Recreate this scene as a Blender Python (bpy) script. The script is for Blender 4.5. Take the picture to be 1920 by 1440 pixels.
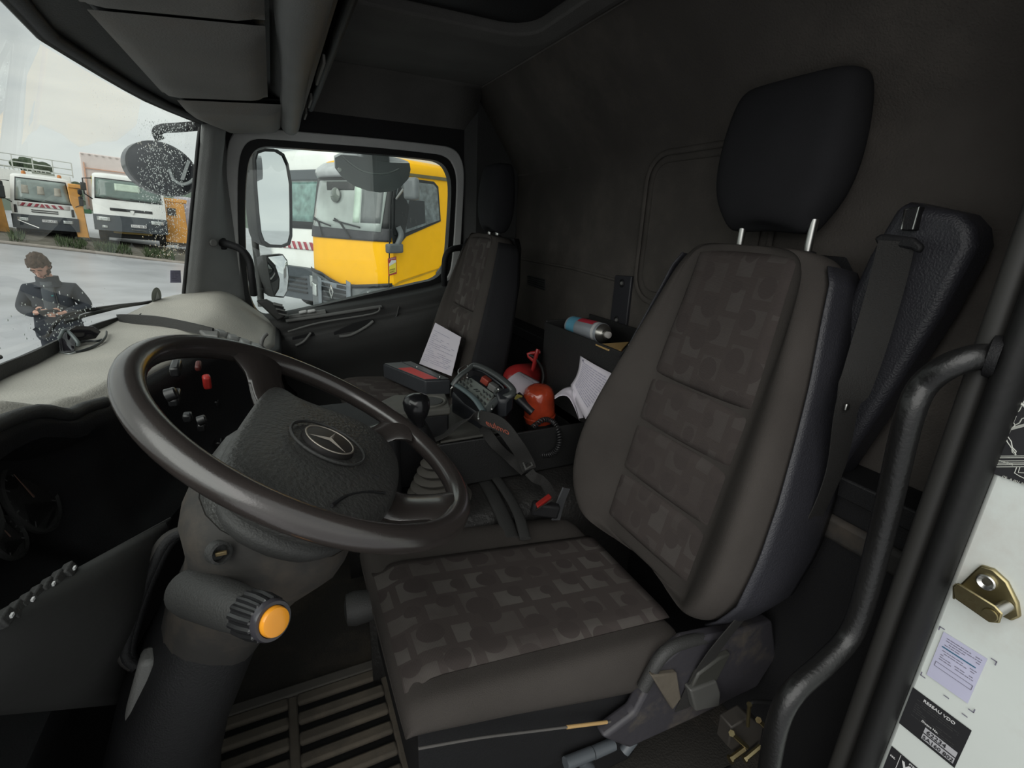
import bpy, bmesh, math, random
from mathutils import Vector, Matrix, noise
rad = math.radians
random.seed(7)
scn = bpy.context.scene
COL = scn.collection
for _o in list(bpy.data.objects):
    bpy.data.objects.remove(_o)

# ---------------------------------------------------------------- camera, sky, exposure
EYE = Vector((0, 0, 2.3)); FPX = 914.0
AX = Vector((2009, 216, -914)).normalized()
AZ = Vector((118, 2772, 914)).normalized()
AY = AZ.cross(AX).normalized(); AZ = AX.cross(AY).normalized()
RM = Matrix((AX, AY, AZ))                       # camera axes -> world
cam_d = bpy.data.cameras.new('camera')
cam = bpy.data.objects.new('camera', cam_d); COL.objects.link(cam)
cam.matrix_world = Matrix.Translation(EYE) @ RM.to_4x4()
cam_d.sensor_fit = 'HORIZONTAL'; cam_d.sensor_width = 36.0
cam_d.lens = 36.0 * FPX / 1920.0
cam_d.clip_start = 0.02; cam_d.clip_end = 800
scn.camera = cam
scn.view_settings.view_transform = 'Standard'
scn.view_settings.look = 'None'
scn.view_settings.gamma = 1.0
scn.view_settings.use_curve_mapping = False
scn.view_settings.exposure = 0.0

W = bpy.data.worlds.new('sky'); scn.world = W; W.use_nodes = True
nt = W.node_tree; nt.nodes.clear()
def wn(t, **k):
    n = nt.nodes.new(t)
    for a, b in k.items(): setattr(n, a, b)
    return n
wo = wn('ShaderNodeOutputWorld'); bg = wn('ShaderNodeBackground'); tc = wn('ShaderNodeTexCoord')
mp = wn('ShaderNodeMapping'); mp.inputs['Scale'].default_value = (1.2, 1.2, 5.0); mp.inputs['Rotation'].default_value = (0.25, 0.1, 0.5)
nz = wn('ShaderNodeTexNoise'); nz.inputs['Scale'].default_value = 1.8; nz.inputs['Detail'].default_value = 5; nz.inputs['Roughness'].default_value = .5
cr = wn('ShaderNodeValToRGB')
cr.color_ramp.elements[0].position = .32; cr.color_ramp.elements[0].color = (.56, .60, .62, 1)
cr.color_ramp.elements[1].position = .66; cr.color_ramp.elements[1].color = (.88, .90, .86, 1)
nt.links.new(tc.outputs['Generated'], mp.inputs[0]); nt.links.new(mp.outputs[0], nz.inputs['Vector'])
nt.links.new(nz.outputs[0], cr.inputs[0]); nt.links.new(cr.outputs[0], bg.inputs[0])
bg.inputs[1].default_value = 1.02
nt.links.new(bg.outputs[0], wo.inputs[0])

# the sun far behind the cloud deck: a very broad soft source from ahead and to the left of the cab
sun_d = bpy.data.lights.new('sun', 'SUN'); sun_d.energy = 2.4; sun_d.angle = math.radians(70); sun_d.color = (1, .985, .95)
sun = bpy.data.objects.new('sun', sun_d); COL.objects.link(sun)
sun.rotation_euler = Vector((-.62, -.50, .62)).to_track_quat('Z', 'Y').to_euler()

# ---------------------------------------------------------------- measuring helpers
AXI = {'x': 0, 'y': 1, 'z': 2}
def ray(px, py): return RM @ Vector((px - 960, 720 - py, -FPX))
def P(px, py, ax, v):
    d = ray(px, py); i = AXI[ax]; return EYE + d * ((v - EYE[i]) / d[i])
def PN(px, py, p0, n):
    d = ray(px, py); n = Vector(n); return EYE + d * (((Vector(p0) - EYE).dot(n)) / d.dot(n))

# ---------------------------------------------------------------- materials
MATS = {}
def mat(name, col, rough=.6, metal=0., bump=0., bscale=60., var=.12, vscale=6., spec=.5, coat=0., emit=0., dirt=None, dirt_amt=.5, dscale=3.):
    if name in MATS: return MATS[name]
    m = bpy.data.materials.new(name); m.use_nodes = True; MATS[name] = m
    n = m.node_tree.nodes; l = m.node_tree.links; b = n['Principled BSDF']
    b.inputs['Roughness'].default_value = rough; b.inputs['Metallic'].default_value = metal
    b.inputs['Specular IOR Level'].default_value = spec; b.inputs['Coat Weight'].default_value = coat
    t = n.new('ShaderNodeTexCoord'); z = n.new('ShaderNodeTexNoise'); z.inputs['Scale'].default_value = vscale; z.inputs['Detail'].default_value = 4
    l.new(t.outputs['Object'], z.inputs['Vector'])
    r = n.new('ShaderNodeValToRGB'); c = list(col[:3])
    r.color_ramp.elements[0].position = .3; r.color_ramp.elements[1].position = .7
    r.color_ramp.elements[0].color = [x * (1 - var) for x in c] + [1]
    r.color_ramp.elements[1].color = [min(1, x * (1 + var)) for x in c] + [1]
    l.new(z.outputs[0], r.inputs[0]); out = r.outputs[0]
    if dirt:
        z3 = n.new('ShaderNodeTexNoise'); z3.inputs['Scale'].default_value = dscale; z3.inputs['Detail'].default_value = 8; z3.inputs['Roughness'].default_value = .7
        l.new(t.outputs['Object'], z3.inputs['Vector'])
        r3 = n.new('ShaderNodeValToRGB'); r3.color_ramp.elements[0].position = .5; r3.color_ramp.elements[1].position = .72
        r3.color_ramp.elements[0].color = (0, 0, 0, 1); r3.color_ramp.elements[1].color = (dirt_amt,) * 3 + (1,)
        mx = n.new('ShaderNodeMixRGB'); mx.inputs[2].default_value = list(dirt) + [1]
        l.new(z3.outputs[0], r3.inputs[0]); l.new(r3.outputs[0], mx.inputs[0]); l.new(out, mx.inputs[1]); out = mx.outputs[0]
    l.new(out, b.inputs['Base Color'])
    if emit: b.inputs['Emission Strength'].default_value = emit; l.new(out, b.inputs['Emission Color'])
    if bump:
        z2 = n.new('ShaderNodeTexNoise'); z2.inputs['Scale'].default_value = bscale; z2.inputs['Detail'].default_value = 3
        bp = n.new('ShaderNodeBump'); bp.inputs['Strength'].default_value = bump; bp.inputs['Distance'].default_value = .003
        l.new(t.outputs['Object'], z2.inputs['Vector']); l.new(z2.outputs[0], bp.inputs['Height']); l.new(bp.outputs[0], b.inputs['Normal'])
    return m

def glass_mat(name, tint=(.93, .97, .95), refl=1.0, rough=.0):
    m = bpy.data.materials.new(name); m.use_nodes = True; n = m.node_tree.nodes; l = m.node_tree.links; n.clear()
    o = n.new('ShaderNodeOutputMaterial'); t = n.new('ShaderNodeBsdfTransparent'); g = n.new('ShaderNodeBsdfGlossy'); x = n.new('ShaderNodeMixShader'); lw = n.new('ShaderNodeLayerWeight'); pw = n.new('ShaderNodeMath'); pw.operation = 'POWER'; pw.inputs[1].default_value = 5.; f = n.new('ShaderNodeMath'); f.operation = 'MULTIPLY_ADD'; f.inputs[1].default_value = .9; f.inputs[2].default_value = .035
    t.inputs[0].default_value = (*tint, 1); g.inputs['Roughness'].default_value = rough; g.inputs[0].default_value = (refl, refl, refl, 1); l.new(lw.outputs['Facing'], pw.inputs[0]); l.new(pw.outputs[0], f.inputs[0])
    l.new(f.outputs[0], x.inputs[0]); l.new(t.outputs[0], x.inputs[1]); l.new(g.outputs[0], x.inputs[2]); l.new(x.outputs[0], o.inputs[0])
    MATS[name] = m; return m

def pattern_mat(name, base, light, dark):
    """moquette: staggered patches with half discs, worn"""
    m = bpy.data.materials.new(name); m.use_nodes = True; MATS[name] = m
    n = m.node_tree.nodes; l = m.node_tree.links; b = n['Principled BSDF']; b.inputs['Roughness'].default_value = .95; b.inputs['Specular IOR Level'].default_value = .15
    uv = n.new('ShaderNodeTexCoord')
    def M(op, a, c=None):
        k = n.new('ShaderNodeMath'); k.operation = op
        for i, v in enumerate((a, c)):
            if v is None: continue
            if isinstance(v, (int, float)): k.inputs[i].default_value = v
            else: l.new(v, k.inputs[i])
        return k.outputs[0]
    sp = n.new('ShaderNodeSeparateXYZ'); l.new(uv.outputs['UV'], sp.inputs[0])
    v = M('DIVIDE', sp.outputs[1], .062); row = M('FLOOR', v)
    off = M('MULTIPLY', M('MODULO', row, 2.), .45)
    u = M('ADD', M('DIVIDE', sp.outputs[0], .070), off)
    fu = M('FRACT', u); fv = M('FRACT', v)
    cb = n.new('ShaderNodeCombineXYZ'); l.new(M('FLOOR', u), cb.inputs[0]); l.new(row, cb.inputs[1])
    wn_ = n.new('ShaderNodeTexWhiteNoise'); wn_.noise_dimensions = '3D'; l.new(cb.outputs[0], wn_.inputs['Vector'])
    rnd = wn_.outputs['Value']
    w2 = n.new('ShaderNodeSeparateXYZ'); l.new(wn_.outputs['Color'], w2.inputs[0])
    sq = M('MULTIPLY', M('MULTIPLY', M('GREATER_THAN', fu, .12), M('LESS_THAN', fu, M('ADD', .6, M('MULTIPLY', w2.outputs[1], .38)))),
           M('MULTIPLY', M('GREATER_THAN', fv, .08), M('LESS_THAN', fv, M('ADD', .6, M('MULTIPLY', w2.outputs[2], .36)))))
    cx = M('ADD', .25, M('MULTIPLY', w2.outputs[0], .6)); cy = M('ADD', .2, M('MULTIPLY', w2.outputs[1], .7))
    d = M('SQRT', M('ADD', M('POWER', M('SUBTRACT', fu, cx), 2.), M('POWER', M('SUBTRACT', fv, cy), 2.)))
    circ = M('LESS_THAN', d, M('ADD', .2, M('MULTIPLY', w2.outputs[2], .2)))
    mask = M('MULTIPLY', sq, M('SUBTRACT', 1., circ))
    mask = M('MULTIPLY', mask, M('ADD', .35, M('MULTIPLY', rnd, .65)))
    nz = n.new('ShaderNodeTexNoise'); nz.inputs['Scale'].default_value = 7.; nz.inputs['Detail'].default_value = 5; l.new(uv.outputs['UV'], nz.inputs['Vector'])
    wear = n.new('ShaderNodeValToRGB'); wear.color_ramp.elements[0].position = .35; wear.color_ramp.elements[1].position = .6; l.new(nz.outputs[0], wear.inputs[0])
    mask = M('MULTIPLY', mask, M('ADD', .25, M('MULTIPLY', wear.outputs[0], .75)))
    m1 = n.new('ShaderNodeMixRGB'); m1.inputs[1].default_value = (*base, 1); m1.inputs[2].default_value = (*dark, 1); l.new(M('MULTIPLY', circ, .6), m1.inputs[0])
    m2 = n.new('ShaderNodeMixRGB'); m2.inputs[2].default_value = (*light, 1); l.new(m1.outputs[0], m2.inputs[1]); l.new(mask, m2.inputs[0])
    l.new(m2.outputs[0], b.inputs['Base Color'])
    wv = n.new('ShaderNodeTexWave'); wv.inputs['Scale'].default_value = 130.; l.new(uv.outputs['UV'], wv.inputs['Vector'])
    bp = n.new('ShaderNodeBump'); bp.inputs['Strength'].default_value = .25; bp.inputs['Distance'].default_value = .001
    l.new(wv.outputs[0], bp.inputs['Height']); l.new(bp.outputs[0], b.inputs['Normal'])
    return m

# ---------------------------------------------------------------- mesh helpers
XF = [Matrix.Identity(4)]
def link_mesh(name, me, m, parent=None, smooth=35, bevel=0, seg=2, sub=0):
    o = bpy.data.objects.new(name, me); COL.objects.link(o)
    if m: me.materials.append(m)
    if smooth:
        me.shade_smooth()
        if not sub: me.set_sharp_from_angle(angle=rad(smooth))
    if bevel:
        b = o.modifiers.new('bevel', 'BEVEL'); b.width = bevel; b.segments = seg; b.limit_method = 'ANGLE'; b.angle_limit = rad(40)
    if sub:
        s = o.modifiers.new('sub', 'SUBSURF'); s.levels = sub; s.render_levels = sub
    if parent is not None:
        o.parent = parent
        o.matrix_parent_inverse = WM[parent.name].inverted()
    WM[o.name] = Matrix.Identity(4)
    return o
WM = {}
def mesh(name, vs, fs, m, parent=None, **k):
    me = bpy.data.meshes.new(name)
    me.from_pydata([XF[-1] @ Vector(v) for v in vs], [], fs); me.update()
    bm = bmesh.new(); bm.from_mesh(me); bmesh.ops.recalc_face_normals(bm, faces=bm.faces)
    bm.to_mesh(me); bm.free()
    return link_mesh(name, me, m, parent, **k)
def thing(name, label, cat, loc, group=None):
    o = bpy.data.objects.new(name, None); COL.objects.link(o)
    loc = XF[-1] @ Vector(loc)
    o.location = loc; o['label'] = label; o['category'] = cat; o.empty_display_size = .05
    if group: o['group'] = group
    WM[o.name] = Matrix.Translation(loc)
    return o
def tag(o, label, cat, group=None, kind=None):
    o['label'] = label; o['category'] = cat
    if group: o['group'] = group
    if kind: o['kind'] = kind
    return o
def struct(o, label=None):
    o['kind'] = 'structure'
    if label: o['label'] = label
    return o
def box(name, c, s, m, parent=None, rot=(0, 0, 0), bevel=.004, seg=2, R=None):
    from mathutils import Euler
    Rm = R if R is not None else Euler(rot).to_matrix()
    c = Vector(c); vs = []
    for i in (-1, 1):
        for j in (-1, 1):
            for k in (-1, 1):
                vs.append(c + Rm @ Vector((i * s[0] / 2, j * s[1] / 2, k * s[2] / 2)))
    fs = [(0, 1, 3, 2), (4, 6, 7, 5), (0, 4, 5, 1), (2, 3, 7, 6), (0, 2, 6, 4), (1, 5, 7, 3)]
    return mesh(name, vs, fs, m, parent, bevel=bevel, seg=seg)
def prism(name, pts, off, m, parent=None, bevel=0, seg=2, smooth=35, sub=0):
    """polygon of 3-D points pushed along off"""
    off = Vector(off); n = len(pts); pts = [Vector(p) for p in pts]
    vs = pts + [p + off for p in pts]
    fs = [tuple(range(n)), tuple(range(2 * n - 1, n - 1, -1))] + [(i, (i + 1) % n, n + (i + 1) % n, n + i) for i in range(n)]
    return mesh(name, vs, fs, m, parent, bevel=bevel, seg=seg, smooth=smooth, sub=sub)
def ringplate(name, outer, inner, off, m, parent=None, bevel=0):
    """plate with a hole: outer and inner loops with equal counts"""
    off = Vector(off); n = len(outer)
    vs = [Vector(p) for p in outer] + [Vector(p) for p in inner]; vs += [v + off for v in vs]
    fs = []
    for i in range(n):
        j = (i + 1) % n
        fs += [(i, j, n + j, n + i), (2 * n + i, 3 * n + i, 3 * n + j, 2 * n + j), (i, 2 * n + i, 2 * n + j, j), (n + i, n + j, 3 * n + j, 3 * n + i)]
    return mesh(name, vs, fs, m, parent, bevel=bevel)
def loft(name, rings, m, parent=None, cap=True, closed=False, loop=True, **k):
    n = len(rings[0]); vs = [Vector(p) for r in rings for p in r]; fs = []
    R = len(rings)
    for i in range(R if closed else R - 1):
        a = i * n; b = ((i + 1) % R) * n
        for j in range(n if loop else n - 1):
            q = (j + 1) % n; fs.append((a + j, a + q, b + q, b + j))
    if cap and not closed and loop:
        fs.append(tuple(range(n - 1, -1, -1))); fs.append(tuple((R - 1) * n + j for j in range(n)))
    return mesh(name, vs, fs, m, parent, **k)
def catmull(pts, n=6, closed=False):
    pts = [Vector(p) for p in pts]; N = len(pts); out = []
    rng = range(N) if closed else range(N - 1)
    for i in rng:
        if closed: a, b, c, d = pts[(i - 1) % N], pts[i], pts[(i + 1) % N], pts[(i + 2) % N]
        else: a, b, c, d = pts[max(i - 1, 0)], pts[i], pts[i + 1], pts[min(i + 2, N - 1)]
        for j in range(n):
            t = j / n
            out.append(.5 * ((2 * b) + (c - a) * t + (2 * a - 5 * b + 4 * c - d) * t * t + (3 * b - a - 3 * c + d) * t ** 3))
    if not closed: out.append(pts[-1])
    return out
def tuberings(pts, r, n=10, closed=False, flat=None, up=(0, 0, 1)):
    rings = []; N = len(pts); up0 = Vector(up); prev = None
    for i, p in enumerate(pts):
        a = pts[(i - 1) % N] if closed or i else p; b = pts[(i + 1) % N] if closed or i < N - 1 else p
        t = (b - a).normalized()
        if prev is None:
            u = up0 - t * up0.dot(t)
            if u.length < 1e-3: u = Vector((1, 0, 0)) - t * t.x
        else: u = prev - t * prev.dot(t)
        u.normalize(); prev = u; w = t.cross(u)
        rr = r(i / (N - 1)) if callable(r) else r
        fa, fb = (rr, rr) if flat is None else (flat[0], flat[1])
        rings.append([p + u * (math.cos(2 * math.pi * k / n) * fa) + w * (math.sin(2 * math.pi * k / n) * fb) for k in range(n)])
    return rings
def tube(name, pts, r, m, parent=None, n=10, smooth_path=0, closed=False, flat=None, up=(0, 0, 1), **k):
    pts = [Vector(p) for p in pts]
    if smooth_path: pts = catmull(pts, smooth_path, closed)
    return loft(name, tuberings(pts, r, n, closed, flat, up), m, parent, closed=closed, smooth=60, **k)
def strap(name, pts, width, th, wdir, m, parent=None, sp=6):
    pts = catmull(pts, sp); vs = []; rings = []
    wdirs = wdir if isinstance(wdir, list) else None
    N = len(pts)
    for i, p in enumerate(pts):
        t = (pts[min(i + 1, N - 1)] - pts[max(i - 1, 0)]).normalized()
        if wdirs:
            f = i / (N - 1) * (len(wdirs) - 1); a = int(min(f, len(wdirs) - 2)); w0 = Vector(wdirs[a]).lerp(Vector(wdirs[a + 1]), f - a)
        else: w0 = Vector(wdir)
        w = (w0 - t * w0.dot(t)).normalized(); nn = t.cross(w)
        rings.append([p + w * width / 2 + nn * th / 2, p - w * width / 2 + nn * th / 2, p - w * width / 2 - nn * th / 2, p + w * width / 2 - nn * th / 2])
    return loft(name, rings, m, parent, smooth=50)
def frame(d, up=(0, 0, 1)):
    d = Vector(d).normalized(); up = Vector(up); u = up - d * up.dot(d)
    if u.length < 1e-3: u = Vector((1, 0, 0)) - d * d.x
    u.normalize(); return d, u, d.cross(u)
def lathe(name, o0, d, prof, m, parent=None, n=24, cap=True, **k):
    """prof: (distance along d, radius)"""
    o0 = Vector(o0); d, u, w = frame(d)
    rings = [[o0 + d * a + (u * math.cos(2 * math.pi * i / n) + w * math.sin(2 * math.pi * i / n)) * r for i in range(n)] for a, r in prof]
    k.setdefault('smooth', 40)
    return loft(name, rings, m, parent, cap=cap, **k)
def grid(name, f, nu, nv, m, parent=None, th=0, **k):
    vs = [Vector(f(i / nu, j / nv)) for i in range(nu + 1) for j in range(nv + 1)]
    fs = [(i * (nv + 1) + j, (i + 1) * (nv + 1) + j, (i + 1) * (nv + 1) + j + 1, i * (nv + 1) + j + 1) for i in range(nu) for j in range(nv)]
    o = mesh(name, vs, fs, m, parent, **k)
    uvl = o.data.uv_layers.new(name='uv')
    if th:
        s = o.modifiers.new('solid', 'SOLIDIFY'); s.thickness = th; s.offset = 0
    return o
def set_uv(o, fn):
    me = o.data; uvl = me.uv_layers[0] if me.uv_layers else me.uv_layers.new(name='uv')
    for lp in me.loops: uvl.data[lp.index].uv = fn(me.vertices[lp.vertex_index].co)
def torus(name, c, axis, R, r, m, parent=None, N=48, n=12, a0=0, a1=360, up=(0, 0, 1)):
    d, u, w = frame(axis, up); c = Vector(c); cl = (a1 - a0) >= 360
    K = N if cl else N + 1
    pts = [c + (u * math.cos(rad(a0 + (a1 - a0) * i / N)) + w * math.sin(rad(a0 + (a1 - a0) * i / N))) * R for i in range(K)]
    return loft(name, tuberings(pts, r, n, cl, up=axis), m, parent, closed=cl, smooth=60)
def text(name, s, size, o0, right, up, m, parent=None, align='LEFT', ext=.0004, bold=0):
    cu = bpy.data.curves.new(name, 'FONT'); cu.body = s; cu.size = size; cu.extrude = ext; cu.align_x = align; cu.offset = bold; cu.resolution_u = 3
    t = bpy.data.objects.new('tmp', cu); COL.objects.link(t)
    dg = bpy.context.evaluated_depsgraph_get(); dg.update()
    me = bpy.data.meshes.new_from_object(t.evaluated_get(dg)); bpy.data.objects.remove(t)
    r = Vector(right).normalized(); u = Vector(up).normalized(); nn = r.cross(u)
    T = Matrix.Translation(Vector(o0)) @ Matrix((r, u, nn)).transposed().to_4x4()
    me.transform(XF[-1] @ T); me.materials.clear()
    return link_mesh(name, me, m, parent, smooth=0)
def interp(x, tab):
    if x <= tab[0][0]: return tab[0][1]
    for (a, b), (c, d) in zip(tab, tab[1:]):
        if x <= c: return b + (d - b) * (x - a) / (c - a)
    return tab[-1][1]
def sstep(a, b, x):
    t = max(0, min(1, (x - a) / (b - a))); return t * t * (3 - 2 * t)

PATT2 = pattern_mat('worn_back_moquette', (.056, .047, .044), (.072, .064, .060), (.050, .042, .040))
# palette
PL_BLACK = mat('black_plastic', (.011, .011, .012), .6, bump=.3, bscale=400, spec=.3)
PL_DARK = mat('dark_plastic', (.032, .032, .031), .6, bump=.35, bscale=350)
PL_GREY = mat('grey_plastic', (.13, .13, .125), .62, bump=.3, bscale=350)
PL_DECK = mat('dash_top_plastic', (.40, .385, .345), .75, bump=.35, bscale=300, var=.08, dirt=(.47, .44, .38), dirt_amt=.5)
PL_SOFT = mat('soft_rim', (.030, .025, .0235), .24, bump=.05, bscale=500, var=.2, spec=.8, coat=.15)
PL_GRAIN = mat('grained_pad', (.045, .045, .043), .42, bump=.9, bscale=170, var=.15, dirt=(.06, .052, .045), dirt_amt=.5)
DIRTY = mat('dirty_plastic', (.026, .024, .022), .75, bump=.3, var=.2, dirt=(.08, .062, .046), dirt_amt=.8, dscale=6)
RUBBER = mat('rubber', (.009, .009, .009), .55, bump=.2, spec=.3)
RUBDUST = mat('dusty_rubber', (.06, .055, .048), .8, bump=.3, dirt=(.1, .09, .075))
FAB = mat('seat_fabric', (.055, .049, .045), .95, bump=.4, bscale=700, var=.12, spec=.12)
FAB2 = mat('seat_fabric_dark', (.022, .022, .024), .95, bump=.4, bscale=700, spec=.12)
LEATH = mat('leatherette', (.028, .028, .034), .45, bump=.5, bscale=300)
CARPET = mat('floor_carpet', (.02, .018, .015), .95, bump=.8, bscale=200, dirt=(.06, .048, .036), dirt_amt=.8, dscale=6)
LINER = mat('headliner_felt', (.12, .115, .11), 1., bump=.5, bscale=300, spec=.1)
WALLM = mat('wall_vinyl', (.072, .065, .059), .9, bump=.5, bscale=260, spec=.15, dirt=(.125, .11, .095), dirt_amt=.5)
SILV = mat('brushed_steel', (.5, .5, .48), .3, 1.)
CHROME = mat('chrome', (.75, .75, .75), .12, 1.)
BRASS = mat('brass_zinc', (.36, .31, .17), .38, 1., dirt=(.18, .11, .05), dirt_amt=.7, dscale=30)
WHITEP = mat('white_paint', (.62, .66, .63), .35, coat=.3, var=.04, dirt=(.45, .4, .36), dirt_amt=.5, dscale=5)
PAPER = mat('paper', (.62, .58, .64), .8, var=.03)
INK = mat('ink', (.16, .15, .2), .8, var=.05)
INKB = mat('ink_black', (.012, .012, .014), .6)
INKW = mat('print_white', (.6, .6, .6), .6)
RED = mat('red_plastic', (.38, .025, .02), .4, var=.1)
ORANGE = mat('amber_button', (.85, .33, .02), .35, coat=.5, var=.1)
BEACON = mat('beacon_lens', (.36, .045, .018), .2, coat=.6, var=.2, vscale=40)
MIRROR = mat('mirror_glass', (.85, .87, .88), .02, 1., var=.01)
GLASS = glass_mat('window_glass')
PATT = pattern_mat('patterned_moquette', (.056, .047, .044), (.098, .09, .083), (.047, .039, .037))
# ================================================================ CAB SHELL
YL, YR, XB, ZF, ZC = .23, 2.15, 1.0, 1.15, 2.8
YM = 1.19
def xws(y, z):
    a = abs(y - YM)
    b = interp(a, [(0, -.52), (.07, -.512), (.3, -.487), (.5, -.444), (.7, -.345), (.76, -.300), (.9, -.22)])
    t = interp(a, [(0, -.315), (.3, -.285), (.5, -.255), (.7, -.195), (.76, -.172), (.9, -.13)])
    k = (z - 2.0) / .56
    return b + (t - b) * k
def xr(y): return interp(y, [(.2, -.40), (.7, -.40), (.87, -.378), (.98, -.34), (1.1, -.315), (1.27, -.27), (1.4, -.225), (1.5, -.17), (1.6, -.085), (1.75, -.035), (2.1, -.03)])
def ztop(x, y):
    z = 1.985
    z += .045 * sstep(1.62, 1.95, y) * sstep(.0, -.25, x)
    z += .04 * sstep(1.0, .9, y) * sstep(-.48, -.40, x)
    z -= .012 * sstep(1.02, 1.08, y) * sstep(1.62, 1.5, y)
    return z
# floor with a ribbed mat, rear wall, ceiling, side panels
struct(box('floor', (.25, 1.19, ZF - .03), (1.6, 1.96, .06), CARPET), 'dirty dark cab floor')
MATBR = mat('mat_brown', (.075, .064, .05), .9, bump=.5, dirt=(.14, .115, .085), dirt_amt=.9, dscale=7, var=.3)
fm = thing('floor_mat', 'dirty slotted black rubber mat in the footwell by the pedals', 'mat', (0, .8, ZF))
N_ = 11
mo = []
for i in range(9):
    y = .60 + i * .052
    for x0_, x1_ in ((-.26, -.08), (-.06, .14), (.16, .40)):
        box('rib', ((x0_ + x1_) / 2, y, ZF + .012), (x1_ - x0_, .030, .016), MATBR, fm, bevel=.006)
for x in (-.07, .15): box('cross_rib', (x, .81, ZF + .010), (.022, .44, .014), MATBR, fm, bevel=.004)
box('mat_base', (.07, .81, ZF + .003), (.70, .52, .006), RUBBER, fm)
box('mat_border', (.07, .575, ZF + .012), (.70, .03, .018), RUBDUST, fm); box('mat_border', (.07, 1.045, ZF + .012), (.70, .03, .018), RUBDUST, fm)

def wall_x(z): return XB if z <= 2.5 else XB - (z - 2.5) * .70
zs = [1.12, 1.5, 1.8, 2.0, 2.1, 2.2, 2.3, 2.4, 2.47, 2.5, 2.53, 2.6, 2.7, 2.8, 2.84]
def wallf(u, v):
    y = YL - .03 + u * (YR + .1 - YL); i = v * (len(zs) - 1); a = int(min(i, len(zs) - 2)); z = zs[a] + (zs[a + 1] - zs[a]) * (i - a)
    return (wall_x(z), y, z)
struct(grid('wall_back', wallf, 6, len(zs) - 1, WALLM, th=.01), 'dark vinyl rear wall of the cab')
# recessed rear window panel with raised rounded border
def rrect(y0, y1, z0, z1, r, n=5):
    pts = []
    for cy, cz, a in ((y1 - r, z1 - r, 0), (y0 + r, z1 - r, 90), (y0 + r, z0 + r, 180), (y1 - r, z0 + r, 270)):
        for k in range(n + 1):
            t = rad(a + 90 * k / n); pts.append((cy + r * math.cos(t), cz + r * math.sin(t)))
    return pts
RY0, RY1, RZ0, RZ1 = .78, 1.21, 2.10, 2.50
o = rrect(RY0, RY1, RZ0, RZ1, .07); i_ = rrect(RY0 + .025, RY1 - .025, RZ0 + .025, RZ1 - .025, .05)
struct(prism('trim_1', [(XB - .006, y, z) for y, z in i_], (-.006, 0, 0), WALLM, bevel=.006), 'raised panel in the rear wall')
struct(tube('trim_2', [(XB - .012, y, z) for y, z in rrect(RY0 - .005, RY1 + .005, RZ0 - .005, RZ1, .075)], .009, WALLM, closed=True, flat=(.008, .004)), 'rounded bead around the rear wall panel')
struct(tube('trim_3', [(XB - .004, 1.24, 2.135), (XB - .004, 1.6, 2.15), (XB - .004, 2.13, 2.15)], .006, WALLM), 'low crease across the rear wall')
struct(box('trim_4', (XB - .004, 1.9, 2.5), (.008, .5, .012), WALLM), 'upper crease across the rear wall')
struct(box('trim_5', (.95, 1.19, 1.86), (.09, 1.9, .04), PL_BLACK), 'dark ledge at the foot of the rear wall')
struct(box('trim_6', (.955, 1.19, 1.50), (.08, 1.9, .68), PL_BLACK), 'black lower rear wall')
struct(box('trim_22', (.91, .60, 1.775), (.02, .75, .05), DIRTY, bevel=.01), 'dusty strip low on the rear wall')
# ceiling
struct(box('ceiling', (.36, 1.19, ZC + .02), (.88, 2.0, .04), LINER, bevel=0), 'dark felt headliner')
struct(tube('trim_7', [(.785, .2, ZC - .004), (.785, 2.12, ZC - .004)], .0022, mat('seam_piping', (.12, .11, .1), .7)), 'thin pale seam between headliner and rear wall')
hp = rrect(.42, 1.36, .10, .66, .08)
hatch = thing('roof_hatch', 'dark sunken roof hatch in the ceiling, cut by the top of the frame', 'roof hatch', (.38, .9, ZC))
ringplate('frame', [(x, y, ZC - .002) for y, x in rrect(.36, 1.44, .03, .72, .1)], [(x, y, ZC - .002) for y, x in rrect(.42, 1.36, .10, .66, .08)], (0, 0, -.035), LINER, hatch, bevel=.006)
prism('lid', [(x, y, ZC - .002) for y, x in rrect(.43, 1.35, .11, .65, .08)], (0, 0, -.012), PL_BLACK, hatch)
# padded ceiling front and transition to passenger side
struct(grid('trim_8', lambda u, v: (.0 + u * .80, 2.0 + v * .17, ZC - .0 - .25 * v ** 2), 6, 6, LINER, th=.006), 'headliner curving down above the passenger door')

# overhead storage front, sun visors, header
VIS = mat('visor_vinyl', (.17, .165, .155), .85, bump=.3, bscale=300, dirt=(.13, .1, .07), dirt_amt=.5)
def hdr(u, v):
    y = .25 + u * 1.87
    x0 = xws(y, 2.56) - .005
    prof = [(x0, 2.555), (x0 + .012, 2.572), (x0 + .05, 2.585), (x0 + .12, 2.615), (x0 + .22, 2.625), (.03, 2.62), (.05, 2.60), (.085, 2.585), (.115, 2.60), (.125, 2.66), (.14, 2.74), (.19, 2.80)]
    i = v * (len(prof) - 1); a = int(min(i, len(prof) - 2)); f = i - a
    return (prof[a][0] + (prof[a + 1][0] - prof[a][0]) * f, y, prof[a][1] + (prof[a + 1][1] - prof[a][1]) * f)
struct(grid('trim_9', hdr, 16, 22, PL_DARK, th=.006), 'plastic header above the windscreen with the edge of the overhead shelf')
struct(tube('trim_10', [(xws(y, 2.575) + .004, y, 2.565) for y in [.25 + k * .187 for k in range(11)]], .012, PL_BLACK, flat=(.01, .014)), 'black lip along the top of the windscreen')
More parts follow.
